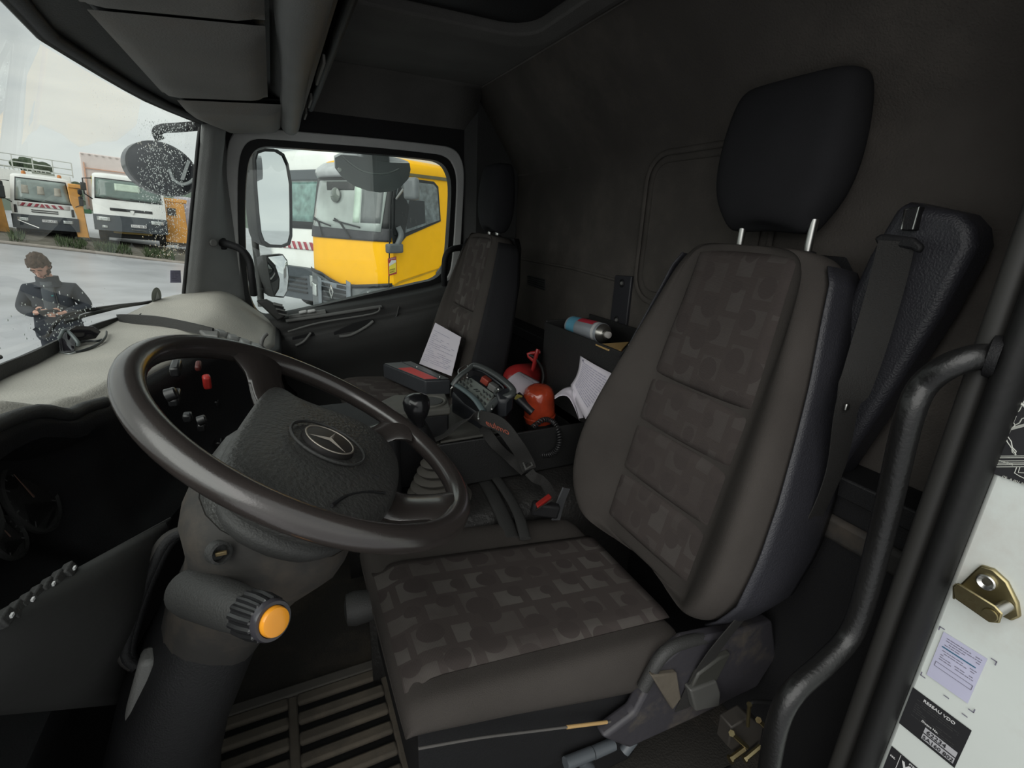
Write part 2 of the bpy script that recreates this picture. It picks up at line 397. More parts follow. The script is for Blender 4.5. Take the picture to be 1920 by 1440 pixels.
def visor(name, y0, y1, label, cx0=-.215, cx1=.02, drop=.0, taper=0.):
    t = thing(name, label, 'sun visor', (cx0, (y0 + y1) / 2, 2.58))
    def f(u, v):
        y = y0 + (y1 - y0) * u
        e = min(u, 1 - u, v, 1 - v); k = sstep(0, .12, e)
        xa = max(cx0, xws(y, 2.56) + .035) + taper * u
        x = xa + (cx1 - xa) * v
        return (x, y, 2.590 - drop - .022 * k - .02 * (1 - v) * 1)
    g = grid('visor_pad', f, 20, 12, VIS, t, smooth=60)
    g2 = grid('visor_back', lambda u, v: (f(u, v)[0], f(u, v)[1], f(u, v)[2] + .012), 4, 4, PL_DARK, t)
    tube('pivot_rod', [(cx0 + .01, y1 - .03, 2.585), (cx0 + .01, y1 + .02, 2.59)], .005, PL_BLACK, t)
    return t
visor('sun_visor', 1.03, 1.60, 'long grey padded sun visor folded up above the middle of the windscreen')
visor('sun_visor', 1.63, 2.07, 'shorter grey sun visor folded up by the passenger side pillar', cx0=-.19, cx1=.055, drop=.008)
visor('sun_visor', .45, 1.0, 'grey sun visor at the top edge of the frame over the driver side')
osh = thing('overhead_shelf', 'grey moulded edge of the overhead shelf running above the windscreen', 'shelf', (.09, 1.3, 2.6))
def oshf(u, v):
    y = .5 + u * 1.5; a = rad(-160 + 250 * v)
    r = .034 + .012 * sstep(.55, .2, u)
    return (.085 + math.cos(a) * r * .9 - .02 * (1 - u), y, 2.60 + math.sin(a) * r * 1.3 + .02 * (1 - u))
grid('shelf_edge', oshf, 18, 12, PL_GREY, osh, th=.004, smooth=60)
for y0, y1 in ((1.22, 1.42), (1.60, 1.72), (1.82, 1.93)):
    box('slot_strip', (.128, (y0 + y1) / 2, 2.605), (.006, y1 - y0, .018), VIS, osh, bevel=.002)
box('shelf_lip', (.15, 1.25, 2.65), (.02, 1.4, .05), PL_BLACK, osh, bevel=.008)

# windscreen glass
ws = grid('window_1', lambda u, v: (xws(.22 + u * 1.92, 1.96 + v * .62) - .012, .22 + u * 1.92, 1.96 + v * .62), 24, 6, GLASS, smooth=80)
struct(ws, 'windscreen glass with rain drops')
# black gasket down the right edge and along the bottom of the windscreen
struct(tube('trim_11', [(xws(1.955, z) - .004, 1.955 + (.012 if z > 2.5 else 0), z) for z in (1.98, 2.03, 2.1, 2.2, 2.3, 2.4, 2.5, 2.545)], .006, RUBBER), 'black windscreen gasket on the pillar')
struct(tube('trim_12', [(xws(y, 1.99) - .006, y, 1.984) for y in [.3 + .1 * k for k in range(17)]], .007, RUBBER), 'black gasket at the foot of the windscreen')

# A pillar of the passenger side
def apil(u, v):
    z = 1.94 + v * .66
    xa = xws(1.955, z) ; ya = 1.955
    pts = [(xa, ya), (xa + .03, ya + .012), (xa + .06, ya + .055), (xa + .075, ya + .11), (xa + .11, ya + .165)]
    xd = -.150 + .0 * v
    pts[-1] = (xd + .03, 2.13); pts[-2] = (xd + .005, 2.10)
    i = u * 4; a = int(min(i, 3)); f = i - a
    return (pts[a][0] + (pts[a + 1][0] - pts[a][0]) * f, pts[a][1] + (pts[a + 1][1] - pts[a][1]) * f, z)
AP = mat('pillar_trim', (.24, .245, .24), .6, bump=.25, bscale=300)
struct(grid('trim_13', apil, 12, 10, AP, th=.006, smooth=60), 'grey plastic trim of the passenger side windscreen pillar')
pc = P(397, 455, 'y', 2.0)
struct(lathe('trim_14', pc, (.55, -.85, 0), [(0, .012), (.012, .012), (.014, .010)], PL_GREY), 'round cap on the pillar trim')

# passenger door: frame round the window and lower panel
WPX = [(470, 560), (462, 500), (459, 400), (462, 330), (470, 293), (490, 276), (530, 276), (600, 281), (700, 288), (790, 297), (822, 303), (838, 318), (846, 350), (843, 420), (838, 480), (830, 508), (812, 524), (780, 532), (700, 550), (600, 573), (530, 588), (490, 590)]
YD = 2.12
IN = catmull([P(x, y, 'y', YD) for x, y in WPX], 4, True)
cxm = Vector((.30, YD, 2.27))
def grow(p, s):
    d = p - cxm; return p + Vector((math.copysign(s, d.x) * min(1, abs(d.x) / .25), 0, math.copysign(s, d.z) * min(1, abs(d.z) / .15)))
FR = mat('door_frame_grey', (.55, .55, .54), .6, bump=.25, bscale=300)
door = bpy.data.objects.new('door_1', None); COL.objects.link(door); door.location = (.3, 2.14, 1.9); WM[door.name] = Matrix.Translation(door.location)
struct(door, 'passenger door of the cab, dark inside panel')
M1 = [grow(p, .022) for p in IN]; M2 = [grow(p, .055) for p in IN]
ringplate('gasket', [p + Vector((0, .0, 0)) for p in M1], IN, (0, .05, 0), RUBBER, door)
ringplate('window_frame', [p + Vector((0, -.008, 0)) for p in M2], [p + Vector((0, -.008, 0)) for p in M1], (0, .03, 0), FR, door, bevel=.004)
def orth(p):   # outer rectangle for the surround
    q = Vector(p); d = q - cxm; k = min(.62 / max(1e-4, abs(d.x)) if abs(d.x) > 1e-4 else 99, .62 / max(1e-4, abs(d.z)) if abs(d.z) > 1e-4 else 99)
    q = cxm + d * k; return Vector((max(q.x, -.15), YD + .004, q.z))
struct(ringplate('wall_right', [orth(p) for p in M2], [p + Vector((0, .004, 0)) for p in M2], (0, .03, 0), PL_BLACK), 'dark cab side around the passenger window')
struct(prism('window_2', [p + Vector((0, .03, 0)) for p in IN], (0, .003, 0), GLASS), 'side window glass of the passenger door')
# lower door skin
struct(box('wall_right_lower', (.3, 2.145, 1.55), (1.4, .03, .72), PL_DARK), 'lower side of the cab')
bpy.data.objects['wall_right_lower'].name = 'wall_passenger_side'
def sill(u):  # height of the window line along x
    x = -.14 + u * .86
    return x, interp(x, [(-.14, 1.915), (0, 1.925), (.2, 1.955), (.4, 1.985), (.6, 2.02), (.72, 2.06)])
def dpan(u, v):
    x, zt = sill(u)
    prof = [(2.125, 0), (2.105, -.004), (2.075, -.014), (2.062, -.035), (2.062, -.075), (2.045, -.09), (2.04, -.12), (2.045, -.18), (2.075, -.28), (2.085, -.38), (2.085, -.62)]
    i = v * (len(prof) - 1); a = int(min(i, len(prof) - 2)); f = i - a
    y = prof[a][0] + (prof[a + 1][0] - prof[a][0]) * f; dz = prof[a][1] + (prof[a + 1][1] - prof[a][1]) * f
    if v > .35: dz *= 1
    return (x, y, zt - .0 + dz)
grid('door_panel', dpan, 16, 30, PL_DARK, door, th=.006, smooth=50)
# pull pocket, opener, switches, vent
def dp(px, py, y=2.045): return P(px, py, 'y', y)
pk = [dp(625, 622), (dp(660, 606)), dp(698, 597), dp(700, 601), dp(685, 612), dp(655, 627), dp(635, 632), dp(626, 630)]
ppk = prism('pull_pocket', pk, (0, -.006, 0), PL_BLACK, door, bevel=.002)
tube('pocket_rim', [dp(636, 631, 2.036), dp(658, 628, 2.036), dp(686, 613, 2.036), dp(700, 602, 2.036)], .006, PL_GREY, door, smooth_path=4)
orec = prism('opener_recess', [dp(548, 632), dp(587, 622), dp(596, 634), dp(585, 645), dp(545, 652)], (0, -.004, 0), PL_BLACK, door, bevel=.002)
tube('door_opener', [dp(555, 648, 2.03), dp(570, 640, 2.025), dp(583, 624, 2.03)], .005, PL_GREY, orec, smooth_path=4, flat=(.005, .008))
tray = P(600, 583, 'y', 2.075)
swp = prism('switch_panel', [P(540, 592, 'y', 2.06), P(610, 581, 'y', 2.06), P(612, 588, 'y', 2.05), P(542, 597, 'y', 2.05)], (0, .02, .0), PL_GREY, door, bevel=.002)
for a in (560, 576):
    c = P(a + 8, 585 - (a - 560) * .12, 'y', 2.055); box('window_switch', c, (.030, .014, .012), FR, swp, bevel=.005, rot=(0, -.15, 0))
tube('armrest_edge', [P(536, 602, 'y', 2.045), P(620, 590, 'y', 2.045), P(700, 577, 'y', 2.045), P(715, 575, 'y', 2.05)], .007, PL_GREY, door)
tube('panel_crease', [P(540, 622, 'y', 2.03), P(600, 605, 'y', 2.03), P(700, 588, 'y', 2.03), P(712, 576, 'y', 2.04)], .004, PL_GREY, door, smooth_path=4)
tube('panel_crease', [P(612, 664, 'y', 2.05), P(680, 636, 'y', 2.05), P(735, 606, 'y', 2.05), P(748, 575, 'y', 2.05)], .004, PL_DARK, door, smooth_path=4)
vc = P(520, 580, 'y', 2.02)
spod = prism('speaker_pod', [P(480, 562, 'y', 2.06), P(500, 560, 'y', 2.06), P(530, 576, 'y', 2.06), P(536, 592, 'y', 2.06), P(520, 600, 'y', 2.06)], (0, -.03, 0), PL_DARK, door, bevel=.008, seg=3)
for k in range(5):
    c = P(521 + k * 2.6, 571 + k * 4.4, 'y', 2.02); box('vent_fin', c, (.032, .014, .003), PL_BLACK if k % 2 else PL_GREY, spod, bevel=.001, rot=(.5, .3, 0))
# passenger grab handles
g = thing('grab_bar', 'black curved grab handle on the windscreen pillar by the passenger window', 'grab handle', P(470, 500, 'y', 2.06))
tube('handle_bar', [P(412, 455, 'y', 2.05), P(428, 458, 'y', 2.02), P(452, 468, 'y', 2.01), P(467, 488, 'y', 2.01), P(472, 520, 'y', 2.01), P(476, 553, 'y', 2.03)], .013, PL_BLACK, g, smooth_path=5)
box('handle_foot', P(416, 457, 'y', 2.055), (.03, .02, .04), PL_BLACK, g, bevel=.006)
g = thing('grab_bar', 'black curved grab handle behind the passenger window, beside the passenger seat', 'grab handle', P(840, 500, 'y', 2.06))
tube('handle_bar', [P(885, 463, 'y', 2.08), P(866, 464, 'y', 2.04), P(846, 468, 'y', 2.02), P(836, 480, 'y', 2.02), P(833, 505, 'y', 2.02), P(833, 535, 'y', 2.04)], .013, PL_BLACK, g, smooth_path=5)
box('handle_foot', P(884, 463, 'y', 2.08), (.03, .02, .04), PL_BLACK, g, bevel=.006)

# rear passenger-side corner post
struct(prism('trim_15', [(.74, 2.135, 1.2), (.80, 2.09, 1.2), (XB, 2.09, 1.2), (XB, 2.15, 1.2), (.74, 2.15, 1.2)], (0, 0, 1.62), PL_DARK, bevel=.02), 'dark rear pillar of the passenger side')

# driver-side door pillar: white painted jamb, rubber seal
struct(prism('wall_left', [(.75, .225, 1.1), (.75, .205, 1.1), (.75, -.09, 1.1), (.80, -.115, 1.1), (.9, -.115, 1.1), (.9, .225, 1.1)], (0, 0, 1.75), WHITEP, bevel=.006), 'white painted metal door jamb')
struct(tube('trim_16', [(.742, .238, z) for z in (1.1, 1.6, 2.1, 2.85)], .016, RUBBER, flat=(.022, .016), n=14), 'black rubber door seal on the jamb')
struct(tube('trim_17', [(.752, .268, z) for z in (1.1, 1.6, 2.1, 2.85)], .012, mat('seal_worn', (.028, .027, .025), .55), flat=(.014, .014), n=12), 'second bead of the door seal')
struct(box('trim_18', (.87, .262, 1.98), (.24, .03, 1.75), PL_DARK, bevel=.01), 'dark inner trim of the door pillar')
struct(box('trim_19', (.2, .10, 1.12), (1.1, .28, .05), DIRTY, bevel=.01), 'dusty door sill')

# ================================================================ DASHBOARD
dash = thing('dashboard', 'wide dashboard with pale grey top and black driver side face', 'dashboard', (-.3, 1.19, 1.7))
def deck(u, v):
    y = .22 + u * 1.90; xb = xws(y, 1.99) + .004; xe = xr(y)
    x = xb + (xe - xb) * v; z = ztop(x, y)
    e = (xe - x)
    if y > 1.52:
        z -= .085 * sstep(.17, 0, e) * sstep(1.52, 1.62, y)
    z -= .02 * sstep(.025, 0, e)
    return (x, y, z)
dk = grid('dash_top', deck, 76, 26, PL_DECK, dash, th=.004, smooth=50)
def face(u, v):
    y = .22 + u * 1.90; xe = xr(y); z0 = deck(u, 1)[2]
    drv = sstep(1.04, .98, y)       # driver binnacle: face set back under the hood
    pas = sstep(1.5, 1.62, y)
    A = [(xe, z0), (xe + .012, z0 - .015), (xe + .01, z0 - .04), (xe - .06, z0 - .07), (xe - .075, z0 - .22), (xe + .0, z0 - .30), (xe + .06, z0 - .36), (xe + .0, z0 - .50), (xe - .05, z0 - .8)]
    B = [(xe, z0), (xe + .012, z0 - .01), (xe + .016, z0 - .03), (xe + .01, z0 - .06), (xe + .0, z0 - .15), (xe + .02, z0 - .24), (xe + .05, z0 - .28), (xe + .0, z0 - .40), (xe - .05, z0 - .8)]
    i = v * 8; a = int(min(i, 7)); f = i - a
    def L(T): return Vector((T[a][0] + (T[a + 1][0] - T[a][0]) * f, 0, T[a][1] + (T[a + 1][1] - T[a][1]) * f))
    q = L(B).lerp(L(A), drv); return (q.x, y, q.z)
grid('dash_face', face, 76, 24, PL_BLACK, dash, th=.004, smooth=50)
# glossy hood edge above the instruments
tube('hood_edge', [(xr(y) + .004, y, deck((y - .22) / 1.9, 1)[2] + .002) for y in (.3, .5, .7, .85, .93, .98, 1.02, 1.08)], .011, PL_DARK, dash, smooth_path=3)
# rim of the storage tray on the dash top
rim = [P(-60, 730, 'z', 1.99), P(0, 697, 'z', 1.99), P(60, 672, 'z', 1.99), P(115, 645, 'z', 1.99), P(150, 618, 'z', 1.99), P(180, 603, 'z', 1.99), P(225, 598, 'z', 2.0), P(290, 601, 'z', 2.003), P(350, 612, 'z', 1.995), P(400, 624, 'z', 1.985)]
for p in rim: p.x = max(p.x, xws(p.y, 1.99) + .012)
strap('tray_rim', rim, .026, .006, (0, 0, 1), PL_DARK, dash, sp=4)
# seam round the defroster panel on the right
tube('panel_seam', [P(262, 590, 'z', 2.002), P(285, 577, 'z', 2.006), P(330, 570, 'z', 2.012), P(370, 560, 'z', 2.02)], .0015, PL_DARK, dash, smooth_path=4)
# air vents: silver-grey rollers
for k in range(4):
    a = P(414 + k * 22, 629 + k * 8.5, 'y', 1.60 - k * .016); 
    box('vent_roller', a + Vector((0, 0, .004)), (.030, .05, .022), mat('vent_grey', (.2, .205, .2), .45), dash, bevel=.008, seg=3, rot=(0, .35, .25))
    box('vent_gap', a + Vector((.02, -.004, -.006)), (.008, .05, .02), PL_BLACK, dash, rot=(0, .35, .25), bevel=.001)
prism('cup_holder', [P(374, 626, 'z', 1.978), P(400, 622, 'z', 1.978), P(412, 628, 'z', 1.978), P(410, 637, 'z', 1.978), P(385, 636, 'z', 1.978)], (0, 0, .012), PL_GREY, dash, bevel=.004)
# round end cap at the passenger end of the face
ec = P(515, 650, 'y', 1.62)
torus('end_ring', ec, (.6, -.75, .2), .045, .006, PL_GREY, dash, a0=20, a1=200)
# instrument cluster: dials
ex = Vector((1, 0, .35)).normalized()
def dial(c, r, marks):
    dash_ = lathe('dial_ring', c, ex, [(0, r), (.006, r), (.008, r * .93), (.003, r * .92), (.003, r * .9)], PL_DARK, dash, n=36)
    lathe('dial_face', c + ex * .001, ex, [(0, r * .9), (.002, r * .9)], PL_BLACK, dash_, n=30)
    d, u, w = frame(ex)
    vs = []; fs = []
    for k in range(marks):
        a = rad(-130 + 260 * k / (marks - 1)) ; e = u * math.cos(a) + w * math.sin(a); s = d.cross(e) * .0012
        L = .78 if k % 2 else .70; b = len(vs)
        c0 = c + ex * .004
        vs += [c0 + e * r * L - s, c0 + e * r * L + s, c0 + e * r * .87 + s, c0 + e * r * .87 - s]; fs.append((b, b + 1, b + 2, b + 3))
    mesh('dial_marks', vs, fs, mat('dial_print', (.14, .14, .14), .6), dash_, smooth=0)
    prism('dial_needle', [c + ex * .006 + u * -.02 * r, c + ex * .006 + w * .03 * r, c + ex * .006 + u * r * .75, c + ex * .006 - w * .03 * r], ex * .001, mat('needle', (.22, .13, .1), .5), dash_)
for px, py, r in ((55, 935, .062), (10, 1010, .035), (-75, 960, .06)):
    c = P(px, py, 'x', -.40); dial(c + Vector((.0, 0, 0)), r, 13)
# row of push buttons below the dials
for k in range(7):
    c = P(8 + k * 20, 1160 - k * 15, 'y', .535 + k * .015); pb_k = box('push_button', c, (.010, .020, .012), PL_DARK, dash, bevel=.002, rot=(0, -.4, 0))
    if k % 2 == 0: box('button_mark', c + Vector((.006, 0, .002)), (.002, .005, .003), INKW, pb_k, bevel=0)
# centre stack behind the wheel: switches, stalk-like knobs, red hazard rocker
cs = lambda px, py, x=-.185: P(px, py, 'x', x)
box('hazard_switch', cs(388, 716), (.018, .022, .036), RED, dash, bevel=.006, seg=3, rot=(.25, 0, .2))
box('warning_lamp', cs(372, 686), (.012, .03, .014), mat('dark_red', (.06, .008, .006), .5), dash, bevel=.004, rot=(.25, 0, 0))
for px, py, w_, h_ in ((330, 690, .04, .02), (328, 745, .045, .016), (405, 758, .022, .03), (352, 782, .018, .018), (450, 700, .05, .03), (440, 760, .04, .03), (378, 800, .02, .02), (410, 830, .03, .02)):
    box('rocker_switch', cs(px, py, -.19), (.016, w_, h_), mat('satin_black', (.014, .014, .015), .3), dash, bevel=.004, seg=2, rot=(.2, 0, 0))
for px, py in ((372, 790), (312, 742), (425, 755)):
    lathe('control_knob', cs(px, py, -.185), (1, 0, .3), [(0, .011), (.014, .010), (.016, .007)], mat('satin_black', (.014, .014, .015), .3), dash, n=16)
# knee panel below the cluster
KQ = [P(-70, 1190, 'y', .50), P(335, 965, 'y', .80), P(238, 1310, 'y', .74), P(-70, 1330, 'y', .50)]
def knee(u, v):
    a = KQ[0].lerp(KQ[1], u); b = KQ[3].lerp(KQ[2], u); p = a.lerp(b, v)
    e = min(1, min(u, 1 - u, v, 1 - v) * 6)
    return p + Vector((.028, -.01, .012)) * (math.sin(math.pi * u) * math.sin(math.pi * v)) - Vector((.012, 0, .004)) * (1 - e) ** 2
KN = mat('knee_plastic', (.024, .024, .023), .7, bump=.3)
grid('knee_panel', knee, 20, 20, KN, dash, th=.005, smooth=60)
tube('knee_panel_edge', [Vector(knee(0, 1)), Vector(knee(.5, 1)), Vector(knee(1, 1)), Vector(knee(1, .5)), Vector(knee(1, 0)), Vector(knee(.5, 0)), Vector(knee(0, 0))], .002, KN, dash)
# bent black surround beside the column
for k, (m_, r_) in enumerate(((DIRTY, .007), (PL_BLACK, .009), (PL_BLACK, .007))):
    tube('column_opening_trim', [P(360 + k * 8, 990, 'y', .74), P(310 + k * 8, 1010, 'y', .74), P(275 + k * 8, 1070, 'y', .72), P(245 + k * 8, 1150, 'y', .70), P(228 + k * 8, 1225, 'y', .68), P(250 + k * 8, 1250, 'y', .67)], r_, m_, dash, smooth_path=5)
struct(box('wall_front', (-.50, 1.19, 1.45), (.05, 1.9, .95), PL_BLACK), 'dark front bulkhead below the dashboard')
fp = thing('footwell_strut', 'grey painted metal strut standing in the driver footwell below the dashboard', 'strut', (-.2, .6, ZF))
prism('strut_bar', [P(258, 1245, 'y', .62), P(290, 1240, 'y', .62), P(283, 1300, 'y', .62), P(250, 1500, 'y', .62), P(208, 1500, 'y', .62), P(235, 1330, 'y', .62)], (0, .03, 0), PL_GREY, fp, bevel=.006)
# ================================================================ STEERING COLUMN AND WHEEL
C0 = Vector((.031, .677, 2.013)); ti, si = .54, -.128
NW = Vector((math.sin(ti) * math.cos(si), math.sin(ti) * math.sin(si), math.cos(ti)))
UW = Vector((0, 1, 0)).cross(NW).normalized()      # towards the driver side of the rim (down)
VW = NW.cross(UW)
sw = thing('steering_wheel', 'big black four-spoke steering wheel with a padded hub and a three-pointed star emblem', 'steering wheel', C0)
torus('rim', C0, NW, .225, .0168, PL_SOFT, sw, N=96, n=18, up=UW)
def wp(a, b, h=0): return C0 + UW * a + VW * b + NW * h
# wheel-plane coordinates of a pixel
def wpx(px, py, h=0):
    q = PN(px, py, C0 + NW * h, NW) - C0; return q.dot(UW), q.dot(VW)
# hub pad outline traced in the wheel plane
hubpx = [(497, 745), (520, 716), (545, 738), (590, 757), (650, 775), (700, 800), (735, 830), (748, 862), (745, 905), (728, 940), (690, 962), (640, 968), (560, 945), (480, 905), (430, 860), (455, 810)]
hub = [wpx(*p, h=-.01) for p in hubpx]
ca = sum(p[0] for p in hub) / len(hub); cb = sum(p[1] for p in hub) / len(hub)
hc = [Vector((a, b)) for a, b in hub]
HUBS = 1.09
def hubring(s, h):
    s *= HUBS; return [wp(ca + (a - ca) * s, cb + (b - cb) * s, h) for a, b in hub]
loft('hub_pad', [hubring(.80, -.075), hubring(.97, -.05), hubring(1.0, -.028), hubring(.97, -.016), hubring(.88, -.008), hubring(.6, -.002), hubring(.3, .0), hubring(.05, .0)], PL_GRAIN, sw, sub=2)
loft('hub_shroud', [hubring(.62, -.13), hubring(.86, -.085), hubring(.9, -.06)], PL_DARK, sw, sub=1)
# spokes from hub corners to rim
def spoke(pa, pb, wa, wb):
    A = Vector(wpx(*pa, h=-.03)); B = Vector(wpx(*pb, h=0)); B = B.normalized() * .222
    d = (B - A).normalized(); s = Vector((-d.y, d.x)); rings = []
    for k in range(9):
        t = k / 8; c = A.lerp(B, t); w = wa + (wb - wa) * t + .022 * max(0, t - .6) / .4; h = -.04 + (.04) * sstep(0, 1, t)
        th = .016 + .004 * (1 - t)
        rings.append([wp(*(c + s * (w * math.cos(2 * math.pi * j / 12))), h + th * .75 * math.sin(2 * math.pi * j / 12)) for j in range(12)])
    loft('spoke', rings, PL_SOFT, sw, smooth=70)
spoke((525, 760), (478, 668), .034, .030)
spoke((690, 812), (775, 800), .036, .028)
spoke((735, 935), (835, 945), .042, .036)
spoke((480, 880), (420, 880), .02, .02) if False else None
# sunken emblem dish and star
ec_ = wp(*wpx(617, 828, h=.004), .004)
torus('emblem_dish_edge', ec_ - NW * .001, NW, .052, .0022, PL_DARK, sw, N=40, n=6)
embp = lathe('emblem_plate', ec_ - NW * .004, NW, [(0, .037), (.007, .036), (.0072, .03)], mat('emblem_black', (.02, .018, .018), .35), sw, n=40)
EMB = mat('emblem_metal', (.42, .38, .33), .45, .7)
torus('emblem_ring', ec_ + NW * .003, NW, .0335, .0013, EMB, embp, N=48, n=8)
d_, u_, w_ = frame(NW, UW)
tip0 = (wp(*wpx(628, 812)) - wp(*wpx(615, 828))).normalized()
q0 = math.atan2(tip0.dot(w_), tip0.dot(u_))
vs = [ec_ + NW * .0062]; fs = []
for k in range(3):
    a = q0 + k * 2 * math.pi / 3
    t = u_ * math.cos(a) + w_ * math.sin(a); l_ = u_ * math.cos(a + math.pi / 3) + w_ * math.sin(a + math.pi / 3)
    vs += [ec_ + t * .033 + NW * .003, ec_ + l_ * .0035 + NW * .003]
for k in range(3):
    i = 1 + 2 * k; j = 1 + 2 * ((k - 1) % 3)
    fs += [(0, i, i + 1), (0, j + 1, i)]
mesh('emblem_star', vs, fs, EMB, embp, smooth=0)
# moulded parting lines on the pad
tube('pad_seam', [wp(*wpx(x, y, h=-.012), -.0135) for x, y in ((505, 742), (480, 775), (462, 815), (455, 850), (456, 872))], .0016, PL_BLACK, sw, smooth_path=4, n=6)
tube('pad_seam', [wp(*wpx(x, y, h=-.004), -.004) for x, y in ((612, 792), (575, 795), (562, 815), (568, 840), (610, 860), (670, 880), (710, 896))], .0016, PL_BLACK, sw, smooth_path=4, n=6)
tube('pad_seam', [wp(*wpx(x, y, h=-.006), -.006) for x, y in ((622, 948), (650, 930), (690, 923), (722, 924))], .0022, PL_BLACK, sw, smooth_path=4, n=6)

col = thing('steering_column', 'dusty black steering column with a thick stalk ending in an amber push button', 'steering column', (-.25, .7, 1.3))
AXC = -NW
def colring(t, ra, rb, dy=0, dx=0, n=20):
    c = C0 + AXC * t + Vector((dx, dy, 0)); r = []
    for k in range(n):
        a = 2 * math.pi * k / n; ca_, sa_ = math.cos(a), math.sin(a)
        ca_ = math.copysign(abs(ca_) ** .75, ca_); sa_ = math.copysign(abs(sa_) ** .75, sa_)
        r.append(c + UW * ra * ca_ + VW * rb * sa_)
    return r
loft('upper_shroud', [colring(.06, .085, .10), colring(.075, .10, .115), colring(.11, .105, .12), colring(.125, .10, .115), colring(.13, .08, .1)], PL_GRAIN, col, smooth=50)
loft('column_shroud', [colring(.115, .105, .12), colring(.13, .112, .126), colring(.16, .11, .125), colring(.20, .085, .115), colring(.25, .07, .105), colring(.33, .065, .10), colring(.36, .05, .09)], DIRTY, col, smooth=50)
loft('lower_cover', [colring(.24, .055, .08), colring(.34, .068, .11), colring(.46, .075, .12, dx=.01), colring(.62, .08, .13, dx=.05), colring(.80, .08, .13, dx=.12)], PL_BLACK, col, smooth=50)
kc = P(413, 1037, 'y', .555)
igl = lathe('ignition_lock', kc, (.5, -.8, .2), [(-.01, .013), (.002, .013), (.003, .010), (-.006, .009)], PL_DARK, col, n=20)
box('key_slot', kc + Vector((.001, -.001, 0)), (.012, .004, .005), mat('old_key_brass', (.16, .12, .06), .5, .6), igl, bevel=.001)
# multi-function stalk
S1 = P(519, 1167, 'y', .46); S0 = P(352, 1108, 'y', .60)
sd = (S1 - S0).normalized(); L_ = (S1 - S0).length
lathe('stalk_barrel', S0, sd, [(0, .026), (.02, .028), (L_ * .55, .0255), (L_ * .72, .023), (L_ * .74, .018)], PL_DARK, col, n=28)
# ribbed knurled collar: each rib is cut in
rings = []
n_ = 60
d, u, w = frame(sd)
for t, r in ((L_ * .70, .0215), (L_ * .72, .0245), (L_ * .82, .0250), (L_ * .92, .023), (L_ * .94, .019)):
    rings.append([S0 + d * t + (u * math.cos(2 * math.pi * k / n_) + w * math.sin(2 * math.pi * k / n_)) * (r - (.0022 if k % 4 in (0, 1) else 0)) for k in range(n_)])
rcol = loft('ribbed_collar', rings, mat('satin_black', (.014, .014, .015), .3), col, smooth=25)
lathe('end_ring', S0, sd, [(L_ * .92, .021), (L_ * .95, .0215), (L_ * .97, .020), (L_ * .97, .0165), (L_ * .93, .016)], mat('satin_dark', (.04, .038, .045), .25), rcol, n=32)
lathe('push_button', S0, sd, [(L_ * .93, .0155), (L_ * .985, .0155), (L_ * 1.0, .0145), (L_ * 1.005, .011), (L_ * 1.006, .004)], ORANGE, rcol, n=32)

